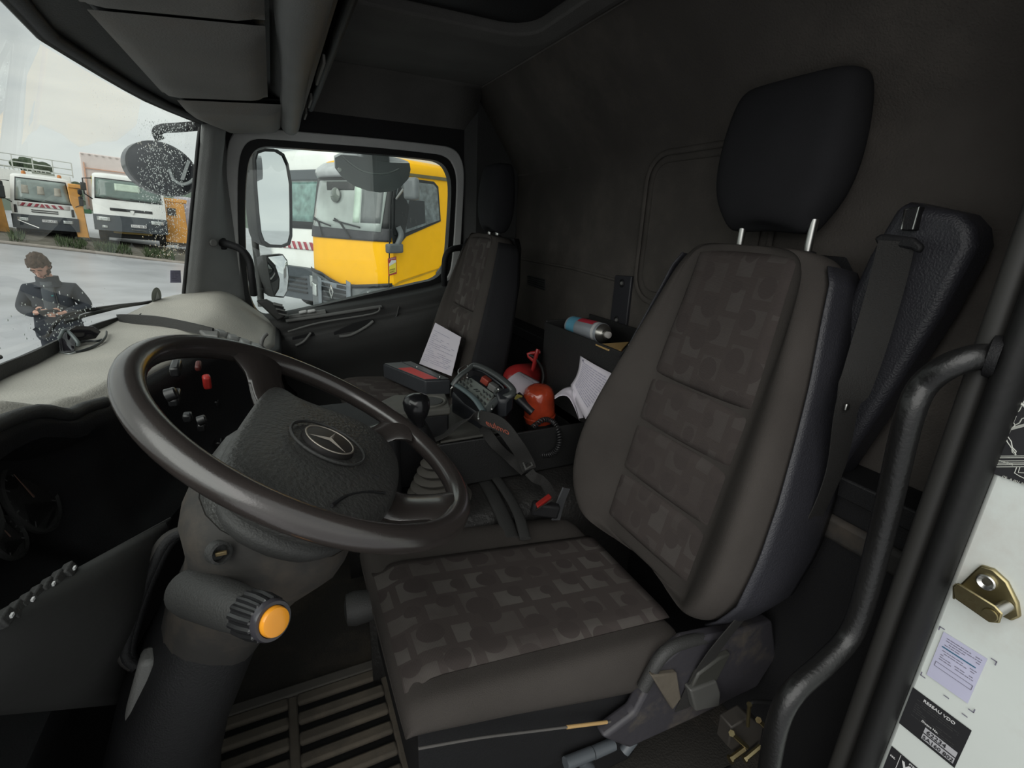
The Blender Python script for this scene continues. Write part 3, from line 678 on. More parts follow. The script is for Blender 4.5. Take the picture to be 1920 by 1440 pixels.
# ================================================================ SEATS
def seat(root, yc, x0, z0, slope, L, wd, xb0, zb0, zb1, lean, mats, headw, far=1, hz=(2.285, 2.545), detail=True, bw=None, hdp=1., posts=(-1, 1), far_w=0, pb=None, pw=.132):
    """x0,z0 front of cushion; backrest face from (xb0,zb0) up to zb1 leaning back by lean"""
    fab, fab2, patt, leath = mats
    def zc(x): return z0 - slope * (x - x0)
    hw = wd
    # cushion foam
    prof = [(-hw + .0, -.10), (-hw - .006, -.05), (-hw + .004, -.012), (-hw + .022, .004), (-.152, -.004), (-.10, 0), (0, .002), (.10, 0), (.152, -.004), (hw + far_w - .022 - far_w * .3, .006 + far_w * .12), (hw + far_w - .004, -.012), (hw + far_w + .006, -.05), (hw + far_w, -.10)]
    rings = []
    for x, dz, s, low in ((x0 - .035, -.085, .90, .02), (x0 - .042, -.055, .94, .0), (x0 - .035, -.022, .965, 0), (x0 - .012, -.005, .985, 0), (x0 + .05, 0, 1, 0), (x0 + L * .35, 0, 1, 0), (x0 + L * .7, 0, 1, 0), (x0 + L * .93, .0, 1, 0), (x0 + L, -.02, .99, 0)):
        rings.append([(x, yc + t * s, zc(x) + (h + dz if h > -.04 else (h * (.6 + .55 * max(0, min(1, (x - x0) / (L * .85)))) + dz * .3 if h > -.06 else -.066 - .115 * max(0, min(1, (x - x0) / (L * .85))) + dz * .2))) for t, h in prof])
    loft('cushion', rings, fab, root, sub=2)
    # patterned insert
    def ins(u, v):
        x = x0 - .03 + (L * .97 + .03) * u; t = -.148 + .296 * v
        e = min(v, 1 - v); k = sstep(0, .06, e)
        drop = -.022 * sstep(.10, 0, u)
        return (x, yc + t, zc(x) + drop + .0055 * k + .001)
    g = grid('seat_insert', ins, 26, 14, patt, root, th=.003, smooth=60); set_uv(g, lambda c: (c.x, c.y))
    # plastic seat pan and pedestal
    loft('seat_pan', [[(x, yc + t, zc(x) + h) for t, h in ((-hw * .90, -.06), (-hw * .92, -.24), (-hw * .8, -.25), (hw * .8, -.25), (hw * .92, -.24), (hw * .90, -.06))] for x in (x0 - .02, x0 + .1, x0 + L * .6, x0 + L)], PL_BLACK, root, smooth=50)
    box('pedestal', (x0 + L * .55, yc, (ZF + z0 - .17) / 2 + .0), (L * .72, hw * 1.5, z0 - .19 - ZF), PL_BLACK, root, bevel=.02)
    # backrest
    H = zb1 - zb0
    def xp(z): return xb0 + (z - zb0) * lean
    rows = bw or [(-.03, .20, .03, .10), (.0, .225, .05, .12), (.10, .262, .075, .13), (.25, .27, .085, .14), (.40, .262, .075, .14), (.55, .245, .055, .13), (.70, .225, .035, .12), (.85, .20, .02, .11), (.95, .185, .01, .10), (1.0, .16, .0, .085), (1.02, .12, .02, .06)]
    rings = []
    for h, w, b, th in rows:
        z = zb0 + H * h; x = xp(z); cw = min(.135, w * .7)
        tilt = lean
        pr = [(-w * .8, th), (-w, th * .75), (-w - .004, .02 - b * .3), (-w + .012, -b), (-w + .045, -b - .008), (-cw - .02, -.012), (-cw, -.002), (0, 0), (cw, -.002), (cw + .02, -.012), (w - .045, -b - .008), (w - .012, -b), (w + .004, .02 - b * .3), (w, th * .75), (w * .8, th)]
        rings.append([(x + d, yc + t, z - d * .15) for t, d in pr])
    loft('backrest', rings, fab, root, sub=2)
    # stitched panels of the centre section
    cuts = [(.02, .205), (.208, .395), (.398, .565), (.568, 1.0)]
    for a, b in cuts:
        def pf(u, v):
            h = a + (b - a) * u; z = zb0 + H * h; cw = pw - .022 * sstep(.5, 1, h)
            e = min(u * (b - a) * H, (1 - u) * (b - a) * H, v * .26, (1 - v) * .26); k = sstep(0, .016, e)
            return (xp(z) + .002 - .011 * k, yc - cw + 2 * cw * v, z)
        g = grid('back_panel', pf, 18, 18, pb or patt, root, th=.003, smooth=60); set_uv(g, lambda c: (c.z, c.y))
    # leatherette side band along the near flank
    for sg in (-1, 1):
        def sb(u, v):
            h = -.02 + 1.0 * u; w = interp(h, [(r[0], r[1]) for r in rows]); th = interp(h, [(r[0], r[3]) for r in rows]); b = interp(h, [(r[0], r[2]) for r in rows])
            z = zb0 + H * h; d0 = -b * .45 + .0; d = d0 + (th * .95 - d0) * v
            bul = .010 * math.sin(math.pi * v) + .0035
            return (xp(z) + d, yc + sg * (w + bul), z - d * .15)
        grid('side_band', sb, 24, 8, leath, root, th=.003, smooth=70)
    # back shell
    rings = []
    for h, w, b, th in rows[:-1]:
        z = zb0 + H * h; x = xp(z)
        rings.append([(x + th * .85, yc - w * .97, z), (x + th + .02, yc - w * .8, z), (x + th + .03, yc, z), (x + th + .02, yc + w * .8, z), (x + th * .85, yc + w * .97, z)])
    loft('back_shell', rings, PL_BLACK, root, smooth=60)
    # headrest with two posts
    xh = xp(zb1) + .012
    for t in posts:
        tube('headrest_post', [(xh + .03, yc + t * headw * .42, zb1 - .02), (xh + .03, yc + t * headw * .42, hz[0] + .03)], .0075, SILV, root, n=12)
        lathe('post_guide', (xh + .03, yc + t * headw * .42, zb1 - .004), (0, 0, 1), [(0, .016), (.01, .015), (.012, .009)], PL_BLACK, root, n=16)
    hh = hz[1] - hz[0]; rings = []
    for f, w, xa, xb_ in ((.0, .60, .03, .07), (.02, .70, .012, .085), (.10, .76, -.004, .10), (.22, .92, -.014, .11), (.40, 1.02, -.016, .115), (.62, 1.03, -.010, .115), (.82, .99, .0, .11), (.94, .93, .008, .105), (1.0, .83, .02, .095), (1.005, .55, .03, .08)):
        z = hz[0] + hh * f; w = headw * w; r = []
        for t, d in ((-1, .5), (-.97, .2), (-.86, .03), (-.5, 0), (0, -.02), (.5, 0), (.86, .03), (.97, .2), (1, .5), (.9, .9), (.5, 1), (-.5, 1), (-.9, .9)):
            r.append((xh + (xa + (xb_ - xa) * d) * hdp, yc + t * w, z + (.02 * (1 - abs(t)) if f < .05 else 0)))
        rings.append(r)
    loft('headrest', rings, fab2, root, sub=2)

ds = thing('driver_seat', 'large brown-grey driver seat with patchwork moquette centre and tall black headrest, nearest the camera', 'seat', (.45, .72, ZF))
seat(ds, .725, .145, 1.612, .135, .53, .205, .705, 1.585, 2.265, .235, (FAB, FAB2, PATT, LEATH), .135, hz=(2.30, 2.578), posts=(1, -1.75), far_w=.065, pb=PATT2, pw=.146)
# cushion tilt knob, side controls, torn hem, rails
lathe('tilt_knob', (.095, .86, 1.53), (-1, .1, 0), [(-.02, .03), (.02, .034), (.035, .03), (.04, .01)], PL_DARK, ds, n=24)
sidep = [P(x, y, 'y', .50) for x, y in ((1130, 1385), (1190, 1340), (1235, 1250), (1290, 1205), (1400, 1180), (1450, 1165), (1458, 1230), (1420, 1290), (1300, 1350), (1180, 1405))]
prism('side_cover', sidep, (0, .03, 0), mat('seat_side_plastic', (.038, .036, .042), .5, bump=.3, dirt=(.13, .11, .08), dirt_amt=.7, dscale=9), ds, bevel=.008, seg=3)
tube('hinge_cover', [P(1205, 1290, 'y', .505), P(1245, 1225, 'y', .505), P(1300, 1200, 'y', .51), P(1370, 1195, 'y', .515), P(1420, 1190, 'y', .52)], .012, PL_DARK, ds, smooth_path=5)
rlv = prism('recline_lever', [P(1295, 1296, 'y', .482), P(1345, 1278, 'y', .482), P(1352, 1300, 'y', .482), P(1350, 1325, 'y', .482), P(1305, 1335, 'y', .482)], (0, .02, 0), mat('lever_grey', (.08, .08, .075), .45), ds, bevel=.004, seg=3)
prism('lever_arm', [P(1295, 1296, 'y', .488), P(1345, 1278, 'y', .488), P(1372, 1225, 'y', .488), P(1350, 1235, 'y', .488), P(1310, 1265, 'y', .488)], (0, .015, 0), mat('seat_olive', (.04, .04, .035), .5), ds, bevel=.004)
prism('hinge_plate', [P(1222, 1268, 'y', .49), P(1270, 1262, 'y', .49), P(1278, 1310, 'y', .49), P(1262, 1332, 'y', .49)], (0, .012, 0), mat('hinge_dust', (.10, .085, .065), .8, bump=.4), ds, bevel=.003)
for a, b, r_ in (((1090, 1425), (1105, 1440), 0), ((1060, 1432), (1110, 1412), 1), ((1112, 1412), (1150, 1395), 1), ((1170, 1408), (1188, 1385), 1)):
    tube('rail_clip', [P(*a, 'y', .52), P(*b, 'y', .52)], .012, mat('rail_grey', (.08, .09, .10), .4), ds, n=8)
def hem(x): return Vector((x, .725 - .205 - .004, 1.612 - .135 * (x - .145) - .062 - .115 * max(0, min(1, (x - .145) / .45))))
tube('torn_edge', [hem(.385), hem(.415), hem(.445), hem(.475)], .004, mat('foam_yellow', (.42, .27, .11), .95), ds, flat=(.0035, .003), smooth_path=4)
tube('piping', [hem(.12), hem(.22), hem(.32), hem(.42), hem(.52)], .0022, mat('piping_grey', (.09, .085, .08), .8), ds, smooth_path=4)

ps = thing('passenger_seat', 'narrow dark passenger seat by the far door with a paper leaning on it', 'seat', (.4, 1.7, ZF))
seat(ps, 1.69, .205, 1.715, .10, .36, .215, .52, 1.66, 2.25, .26, (FAB, FAB2, PATT, FAB2), .085, hdp=.75, hz=(2.262, 2.49), bw=[(-.03, .20, .02, .09), (.0, .215, .03, .10), (.25, .225, .04, .12), (.5, .215, .035, .11), (.75, .19, .02, .10), (.95, .16, .01, .08), (1.0, .14, .0, .07), (1.02, .11, .02, .05)])

# seat belt tower and belt
bt = thing('belt_pillar', 'black padded belt pillar leaning behind the near side of the driver seat', 'belt pillar', (.93, .42, ZF + .5))
bp_ = [P(x, y, 'x', .90) for x, y in ((1625, 480), (1680, 385), (1700, 378), (1800, 400), (1822, 425), (1826, 460), (1760, 590), (1680, 720), (1560, 900), (1450, 960), (1480, 800))]
prism('pillar_cover', bp_, (.07, 0, 0), LEATH, bt, bevel=.018, seg=4)
prism('guide_slot', [P(x, y, 'x', .885) for x, y in ((1693, 392), (1722, 386), (1712, 432), (1688, 432))], (.02, 0, 0), PL_BLACK, bt, bevel=.002)
tube('slot_rim', [P(x, y, 'x', .884) for x, y in ((1691, 430), (1698, 392), (1724, 388), (1712, 430))], .0016, SILV, bt, n=6)
sb = thing('seat_belt', 'driver seat belt running down from its black guide beside the seat back', 'seat belt', (.86, .44, 2.2))
prism('belt_guide', [P(x, y, 'x', .872) for x, y in ((1646, 446), (1660, 438), (1720, 446), (1738, 462), (1730, 476), (1715, 468), (1650, 458))], (-.012, 0, 0), PL_BLACK, sb, bevel=.004)
BELT = mat('belt_webbing', (.018, .017, .016), .8, bump=.5, bscale=500)
strap('webbing', [P(1682, 452, 'x', .86), P(1655, 560, 'y', .455), P(1612, 700, 'y', .445), P(1588, 765, 'y', .435), P(1560, 900, 'y', .44), P(1480, 1050, 'y', .46), P(1340, 1220, 'y', .49), P(1280, 1330, 'y', .50)], .048, .0016, [(0.2, -1, 0), (.5, -1, 0), (1, -.2, .2), (.9, 0, .3), (.9, 0, .4), (.9, 0, .5)], BELT, sb)
box('stop_button', P(1588, 763, 'y', .43), (.010, .005, .012), SILV, sb, bevel=.002)
bk = thing('belt_buckle', 'seat belt buckle with a red release button between seat and engine cover', 'buckle', P(1015, 950, 'z', 1.6))
A_ = P(1040, 958, 'z', 1.62); B_ = P(1012, 950, 'z', 1.66)
bdir = (P(990, 945, 'z', 1.665) - P(1050, 965, 'z', 1.60)).normalized()
box('buckle_body', P(1022, 955, 'z', 1.635), (.07, .024, .035), PL_BLACK, bk, rot=(0, .2, -.3), bevel=.006)
prism('release_button', [P(1004, 948, 'z', 1.66), P(1028, 930, 'z', 1.66), P(1034, 936, 'z', 1.66), P(1008, 955, 'z', 1.66)], (0, 0, .008), RED, bk, bevel=.002)
tube('buckle_lip', [P(1004, 957, 'z', 1.665), P(1036, 937, 'z', 1.665)], .0018, SILV, bk, n=6)
strap('buckle_stalk', [P(1062, 915, 'z', 1.66), P(1050, 945, 'z', 1.62), P(1042, 975, 'z', 1.58)], .03, .004, (1, .3, 0), mat('stalk_grey', (.06, .062, .066), .6), bk)

# ================================================================ ENGINE TUNNEL, GEAR LEVER, CONSOLE
tun = thing('engine_cover', 'black grained rubber engine cover between the two seats', 'engine cover', (.55, 1.15, ZF))
def tunf(u, v):
    x = .12 + u * .86; pr = [(1.0, 1.16), (1.003, 1.52), (1.012, 1.565), (1.035, 1.585), (1.2, 1.60), (1.36, 1.59), (1.41, 1.55), (1.43, 1.16)]
    i = v * 7; a = int(min(i, 6)); f = i - a
    return (x, pr[a][0] + (pr[a + 1][0] - pr[a][0]) * f, pr[a][1] + (pr[a + 1][1] - pr[a][1]) * f - .02 * (1 - u))
grid('cover_skin', tunf, 10, 28, mat('cover_grain', (.026, .025, .024), .5, bump=.9, bscale=110, dirt=(.05, .045, .04)), tun, th=.008, smooth=50)
tube('cover_ridge', [P(835, 835, 'z', 1.59), P(875, 868, 'z', 1.59), P(910, 905, 'z', 1.59), P(940, 960, 'z', 1.58), P(960, 1010, 'z', 1.57)], .012, PL_DARK, tun, smooth_path=4, flat=(.008, .02), n=16)
tube('cover_ridge', [P(850, 828, 'z', 1.60), P(900, 862, 'z', 1.60), P(940, 910, 'z', 1.60), P(970, 960, 'z', 1.595), P(985, 1010, 'z', 1.58)], .008, PL_DARK, tun, smooth_path=4, flat=(.006, .014), n=16)
gl = thing('gear_lever', 'gear lever with a black pear-shaped knob above a dusty ribbed rubber boot', 'gear lever', (.33, 1.08, 1.6))
bc = P(822, 935, 'z', 1.60); top = P(815, 848, 'z', 1.735)
ax = top - bc; LL = ax.length; prof = []
for k in range(6):
    t = k / 6 * .9; r = .085 - .060 * (k / 6)
    prof += [(LL * t, r), (LL * (t + .05), r + .004), (LL * (t + .09), r - .004), (LL * (t + .12), r - .022)]
prof += [(LL * .93, .022), (LL * 1.02, .018)]
lathe('rubber_boot', bc, ax, prof, RUBDUST, gl, n=32, smooth=80)
kb = P(781, 757, 'z', 1.93); 
tube('lever_shaft', [top, top.lerp(kb, .5) + Vector((0, 0, -.005)), kb + Vector((0, 0, -.03))], lambda t: .013 - .003 * t, PL_BLACK, gl, smooth_path=4)
kd = (kb - P(787, 815, 'z', 1.86)).normalized()
lathe('lever_collar', kb - kd * .085, kd, [(0, .010), (.004, .016), (.03, .017), (.034, .012)], PL_BLACK, gl, n=20)
lathe('knob', kb - kd * .055, kd, [(0, .010), (.015, .0125), (.028, .021), (.045, .0275), (.06, .0285), (.070, .024), (.076, .014), (.078, .003)], mat('gloss_black', (.009, .009, .01), .22), gl, n=28, smooth=80)
# dash console with round recess
cn = thing('centre_console', 'grey plastic centre console block with a round recess behind the gear knob', 'console', (.3, 1.25, 1.6))
cz = 1.82
top4 = [P(713, 752, 'z', cz), P(738, 740, 'z', cz), P(836, 737, 'z', cz), P(846, 764, 'z', cz), P(735, 775, 'z', cz)]
CONS = mat('console_grey', (.075, .073, .065), .65, bump=.3, dirt=(.12, .11, .09), dirt_amt=.5)
prism('console_top', top4, (0, 0, -.022), CONS, cn, bevel=.006, seg=3)
cc = sum(top4, Vector()) / 5
prism('console_body', [cc + (p - cc) * .94 - Vector((0, 0, .02)) for p in top4], (0, 0, -.21), PL_BLACK, cn, bevel=.006)
rc = P(806, 753, 'z', cz + .001)
torus('recess_ring', rc, (0, 0, 1), .042, .004, CONS, cn)
lathe('recess_disc', rc - Vector((0, 0, .004)), (0, 0, 1), [(0, .036), (.006, .034)], PL_DARK, cn)
for a, b in (((700, 770), (640, 735)), ((725, 790), (770, 830))):
    pass
box('console_neck', (.10, 1.25, 1.68), (.28, .26, .24), PL_BLACK, cn, bevel=.02)
# long storage tray between the seats
tr = thing('storage_tray', 'long black open storage tray behind the gear lever, full of odds and ends', 'tray', (.6, 1.3, 1.6))
TX0, TX1, TY0, TY1, TZ0, TZ1 = .34, .80, 1.14, 1.40, 1.60, 1.735
TD = mat('tray_black', (.013, .013, .013), .55, bump=.4, bscale=250)
box('tray_wall', ((TX0 + TX1) / 2, TY0, (TZ0 + TZ1) / 2), (TX1 - TX0, .008, TZ1 - TZ0), TD, tr, bevel=.003)
box('tray_wall', ((TX0 + TX1) / 2, TY1, (TZ0 + TZ1) / 2), (TX1 - TX0, .008, TZ1 - TZ0), TD, tr, bevel=.003)
box('tray_end', (TX0, (TY0 + TY1) / 2, (TZ0 + TZ1) / 2), (.02, TY1 - TY0, TZ1 - TZ0), CONS, tr, bevel=.004)
box('tray_end', (TX1, (TY0 + TY1) / 2, (TZ0 + TZ1) / 2), (.008, TY1 - TY0, TZ1 - TZ0), TD, tr, bevel=.003)
box('tray_base', ((TX0 + TX1) / 2, (TY0 + TY1) / 2, TZ0 + .006), (TX1 - TX0, TY1 - TY0, .008), TD, tr, bevel=.002)
prism('grey_lid', [P(825, 828, 'z', 1.742), P(905, 815, 'z', 1.742), P(950, 805, 'z', 1.742), P(900, 770, 'z', 1.742), P(852, 748, 'z', 1.742), P(843, 762, 'z', 1.742)], (0, 0, -.008), CONS, tr, bevel=.003)

# rear shelf box along the back wall
rb = thing('shelf_box', 'long black open box fixed along the foot of the rear wall', 'box', (.9, 1.2, 1.75))
box('front_wall', (.80, 1.155, 1.845), (.008, .53, .29), TD, rb, bevel=.002)
box('back_wall', (.975, 1.155, 1.865), (.008, .53, .29), TD, rb, bevel=.002)
box('end_wall', (.888, 1.42, 1.855), (.175, .008, .28), TD, rb, bevel=.002)
box('end_wall', (.888, .89, 1.845), (.175, .008, .28), TD, rb, bevel=.002)
box('box_floor', (.888, 1.155, 1.92), (.17, .52, .008), TD, rb, bevel=.001)

# --- spray can
sc_ = thing('spray_can', 'silver spray can with blue and red label lying on its side by the rear wall', 'can', P(1110, 628, 'z', 1.98))
E1 = P(1133, 626, 'x', .865); ddir = Vector((.03, -1, .05)).normalized(); 
E0 = E1 - ddir * .175
R_ = .031
lathe('can_body', E0, ddir, [(0, R_ * .9), (.003, R_), (.165, R_), (.168, R_ * .97)], mat('can_grey', (.30, .32, .35), .4, .3), sc_, n=32)
def labf(a0, a1, t0, t1, m, nm):
    d, u, w = frame(ddir)
    grid(nm, lambda p, q: E0 + d * (t0 + (t1 - t0) * p) + (u * math.cos(rad(a0 + (a1 - a0) * q)) + w * math.sin(rad(a0 + (a1 - a0) * q))) * (R_ + .0006), 4, 16, m, sc_, smooth=80)
labf(-180, 180, .01, .055, mat('can_blue', (.10, .30, .42), .4), 'label_band')
labf(-60, 40, .06, .14, mat('can_red', (.42, .03, .05), .4), 'label_panel')
labf(-180, 180, .145, .158, mat('can_white', (.5, .5, .5), .4), 'label_band')
lathe('can_shoulder', E0, ddir, [(.166, R_ * .98), (.176, R_ * .85), (.182, R_ * .55), (.184, R_ * .5), (.188, R_ * .47)], mat('can_steel', (.28, .27, .25), .3, .9), sc_, n=32)
lathe('nozzle', E0, ddir, [(.186, .010), (.198, .010), (.200, .005)], mat('nozzle_grey', (.5, .48, .46), .4), sc_, n=16)
# --- wooden block / carton
wb = thing('carton', 'flat tan carton with dark print wedged in the box under the spray can', 'carton', P(1150, 650, 'z', 1.97))
TANM = mat('carton_tan', (.42, .27, .10), .8, var=.1)
prism('carton_top', [P(1117, 645, 'z', 1.985), P(1179, 641, 'z', 1.985), P(1165, 656, 'z', 1.985), P(1140, 655, 'z', 1.985)], (0, 0, -.004), TANM, wb)
prism('carton_side', [P(1140, 655, 'z', 1.984), P(1165, 656, 'z', 1.984), P(1163, 664, 'x', .83), P(1143, 662, 'x', .83)], (.004, 0, 0), mat('carton_print', (.30, .10, .03), .8), wb)
# --- black bin with clipboard
bn = thing('waste_bin', 'black plastic bin standing at the near end of the box behind the driver seat', 'bin', P(1175, 690, 'y', 1.0))
bcx = P(1190, 700, 'y', .97)
lathe('bin_body', Vector((bcx.x + .03, .95, 1.72)), (0, 0, 1), [(0, .055), (.24, .068), (.243, .066), (.235, .062), (.02, .05)], PL_DARK, bn, n=28)
cbd = thing('clipboard', 'black clipboard with a grey sheet leaning behind the driver seat', 'clipboard', P(1195, 650, 'y', .95))
prism('board', [P(1162, 668, 'y', .95), P(1225, 600, 'y', .93), P(1260, 640, 'y', .93), P(1190, 760, 'y', .95)], (0, .006, 0), PL_BLACK, cbd)
prism('sheet', [P(1178, 647, 'y', .944), P(1206, 622, 'y', .935), P(1215, 640, 'y', .935), P(1186, 670, 'y', .944)], (0, .001, 0), mat('grey_sheet', (.22, .22, .21), .8), cbd)
# wall bracket strip with two bolts, hook, vent
wbk = thing('wall_bracket', 'black strip with two bolt holes standing on the rear wall above the spray can', 'bracket', (.985, 1.285, 2.05))
prism('strip', [P(1153, 516, 'x', .985), P(1184, 518, 'x', .985), P(1170, 640, 'x', .985), P(1139, 640, 'x', .985)], (.012, 0, 0), mat('bracket_black', (.02, .02, .024), .5), wbk, bevel=.003)
for p in ((1166, 531), (1156, 600)):
    c = P(*p, 'x', .984); torus('bolt_hole', c, (1, 0, 0), .010, .003, PL_BLACK, wbk, N=20, n=6); lathe('bolt', c, (-1, 0, 0), [(0, .006), (.003, .005)], PL_GREY, wbk, n=10)
hk = thing('coat_hook', 'small dark coat hook high on the rear wall', 'hook', P(1187, 215, 'x', .97))
tube('hook_stem', [P(1190, 180, 'x', .985), P(1189, 205, 'x', .975), P(1187, 238, 'x', .972)], .009, PL_DARK, hk, flat=(.011, .006))
lathe('hook_tip', P(1186, 240, 'x', .972), (-1, 0, 0), [(-.004, .010), (.004, .010), (.006, .004)], PL_DARK, hk, n=16)
vt = thing('air_vent', 'small slotted air vent low on the rear wall between the seats', 'vent', P(1005, 528, 'x', .99))
vf = [P(990, 516, 'x', .992), P(1022, 524, 'x', .992), P(1022, 545, 'x', .992), P(990, 534, 'x', .992)]
prism('vent_frame', vf, (.006, 0, 0), PL_DARK, vt, bevel=.002)
for k in range(5):
    f = (k + .5) / 5; a = vf[0].lerp(vf[3], f); b = vf[1].lerp(vf[2], f)
    tube('slat', [a - Vector((.003, 0, 0)), b - Vector((.003, 0, 0))], .0022, PL_BLACK, vt, n=6)

# ================================================================ THINGS IN THE TRAY AND ON THE SEAT
# document case on the passenger seat
dc = thing('document_case', 'flat dark grey plastic case with a red label band lying on the passenger seat', 'case', P(780, 715, 'z', 1.68))
CZ = 1.775
ct = [P(718, 682, 'z', CZ), P(770, 678, 'z', CZ), P(845, 712, 'z', CZ), P(797, 714, 'z', CZ)]
CASEM = mat('case_grey', (.035, .037, .042), .45, bump=.2); CASET = mat('case_top', (.12, .125, .125), .4)
prism('case_shell', ct, (0, 0, -.055), CASEM, dc, bevel=.005, seg=3)
cq = sum(ct, Vector()) / 4
prism('lid_plate', [cq + (p - cq) * .95 + Vector((0, 0, .0015)) for p in ct], (0, 0, .002), CASET, dc, bevel=.001)
def cp(u, v, h=.004): 
    a = ct[0].lerp(ct[3], u); b = ct[1].lerp(ct[2], u); return a.lerp(b, v) + Vector((0, 0, h))
prism('red_label', [cp(.36, .04), cp(.36, .52), cp(.97, .52), cp(.97, .04)], (0, 0, .001), mat('label_red', (.55, .05, .045), .5), dc)
tube('lid_groove', [cp(.02, .62), cp(.98, .62)], .0018, CASEM, dc, n=6)
for u in (.35, .9): lathe('rivet', cp(u, .75), (0, 0, 1), [(0, .004), (.002, .003)], SILV, dc, n=10)
# paper leaning on the passenger backrest
pp0 = Vector((.52, 1.7, 1.66)); pn = Vector((1, 0, -.26))
off = pn.normalized() * -.075
pq = [PN(x, y, pp0 + off, pn) for x, y in ((816, 605), (864, 632), (846, 705), (786, 682))]
pr = thing('paper_sheet', 'white printed sheet leaning on the passenger seat backrest', 'paper', pq[3])
prism('sheet', pq, pn.normalized() * .0015, PAPER, pr)
def bil(q, u, v): return q[0].lerp(q[1], u).lerp(q[3].lerp(q[2], u), v)
def lines(parent, q, rows_, n, m, w=.0012, lift=(0, 0, .001), seed=1):
    rnd = random.Random(seed); vs = []; fs = []; lift = Vector(lift)
    for v in rows_:
        u = .08
        while u < .9:
            l = rnd.uniform(.03, .12)
            if rnd.random() < .85:
                a, b = bil(q, u, v), bil(q, min(u + l, .92), v); s = (bil(q, u, v + .01) - bil(q, u, v)).normalized() * w
                k = len(vs); vs += [a + lift, b + lift, b + s + lift, a + s + lift]; fs.append((k, k + 1, k + 2, k + 3))
            u += l + .015
            if rnd.random() < .06: break
    o = mesh('print_lines', vs, fs, m, parent, smooth=0); o['kind'] = 'stuff'; return o
LINEP = mat('faint_print', (.34, .33, .42), .8)
lines(pr, pq, [.15 + .045 * k for k in range(17)], 0, LINEP, .0016, pn.normalized() * -.002)

# red fire extinguisher behind the tray
fe = thing('fire_extinguisher', 'red fire extinguisher with a black hose lying behind the storage tray', 'fire extinguisher', P(965, 705, 'y', 1.5))
REDX = mat('extinguisher_red', (.30, .02, .02), .35, var=.15)
c1 = P(965, 708, 'y', 1.46)
lathe('cylinder', P(968, 712, 'y', 1.40), Vector((-.72, -.66, .2)), [(-.28, .03), (-.26, .048), (-.03, .052), (.0, .050), (.02, .04), (.035, .022), (.04, .012)], REDX, fe, n=32, smooth=70)
tube('lever_handle', [P(992, 712, 'y', 1.42), P(1000, 690, 'y', 1.41), P(1006, 665, 'y', 1.40), P(1009, 655, 'y', 1.40)], .010, REDX, fe, flat=(.007, .012), smooth_path=3)
tube('lever_handle', [P(1000, 676, 'y', 1.41), P(990, 664, 'y', 1.42), P(1013, 660, 'y', 1.40)], .006, REDX, fe, smooth_path=3)
tube('hose', [P(990, 664, 'y', 1.42), P(1004, 672, 'y', 1.40), P(1016, 690, 'y', 1.39), P(1019, 708, 'y', 1.38), P(1015, 725, 'y', 1.37)], .005, RUBBER, fe, smooth_path=5)
# small white label booklet
ls = thing('label_booklet', 'creased white instruction booklet between the remote control and the orange beacon', 'booklet', P(985, 730, 'y', 1.32))
bq = [P(975, 697, 'y', 1.36), P(1012, 716, 'y', 1.36), P(988, 756, 'y', 1.26), P(946, 716, 'y', 1.28)]
def sheetgrid(name, q, bend, m, parent, n=8, lift=Vector((0, -.01, .01))):
    return grid(name, lambda u, v: bil(q, u, v) + lift * (bend * math.sin(math.pi * v)), n, n, m, parent, th=.0012, smooth=80)
sheetgrid('cover', bq, 1.2, PAPER, ls)
text('print', 'NOTICE D\'UTILISATION', .0085, bil(bq, .14, .30) + Vector((0, -.012, .008)), bil(bq, .9, .3) - bil(bq, .1, .3), bil(bq, .5, .1) - bil(bq, .5, .6), INK, ls)
lines(ls, [p + Vector((0, -.011, .009)) for p in bq], [.4, .47], 0, INK, .0012, seed=4)
box('yellow_tag', P(972, 745, 'y', 1.24), (.022, .004, .018), mat('tag_yellow', (.30, .26, .06), .7), ls, rot=(.3, .4, .2), bevel=.001)

# orange beacon
be = thing('beacon_lamp', 'orange-red warning beacon dome standing in the storage tray', 'beacon', P(1010, 785, 'y', 1.24))
b0 = P(1012, 787, 'y', 1.24); b1 = P(1009, 723, 'y', 1.24); bd = b1 - b0; bh = bd.length
rr = (P(1037, 750, 'y', 1.24) - P(984, 750, 'y', 1.24)).length / 2
lathe('beacon_base', b0 - bd * .25, bd, [(0, rr * .95), (bh * .25, rr * .98)], RUBBER, be, n=32)
pf = [(0, rr * .93), (bh * .08, rr * .97), (bh * .14, rr), (bh * .17, rr * .94)]
for k in range(5): pf += [(bh * (.2 + .1 * k), rr * .96), (bh * (.25 + .1 * k), rr * .97)]
pf += [(bh * .78, rr * .94), (bh * .9, rr * .82), (bh * .97, rr * .6), (bh, rr * .25), (bh * 1.002, .001)]
lathe('beacon_lens', b0, bd, pf, BEACON, be, n=40, smooth=50)
for k in range(0):
    a = rad(200 + (k % 8) * 22 + (k // 8) * 11); hgt = bh * (.28 + .17 * (k // 8))
    d, u, w = frame(bd)
    c = b0 + d * hgt + (u * math.cos(a) + w * math.sin(a)) * rr * .955
    lathe('lens_stud', c, (u * math.cos(a) + w * math.sin(a)), [(0, .0045), (.003, .003), (.0035, .001)], BEACON, be, n=8)

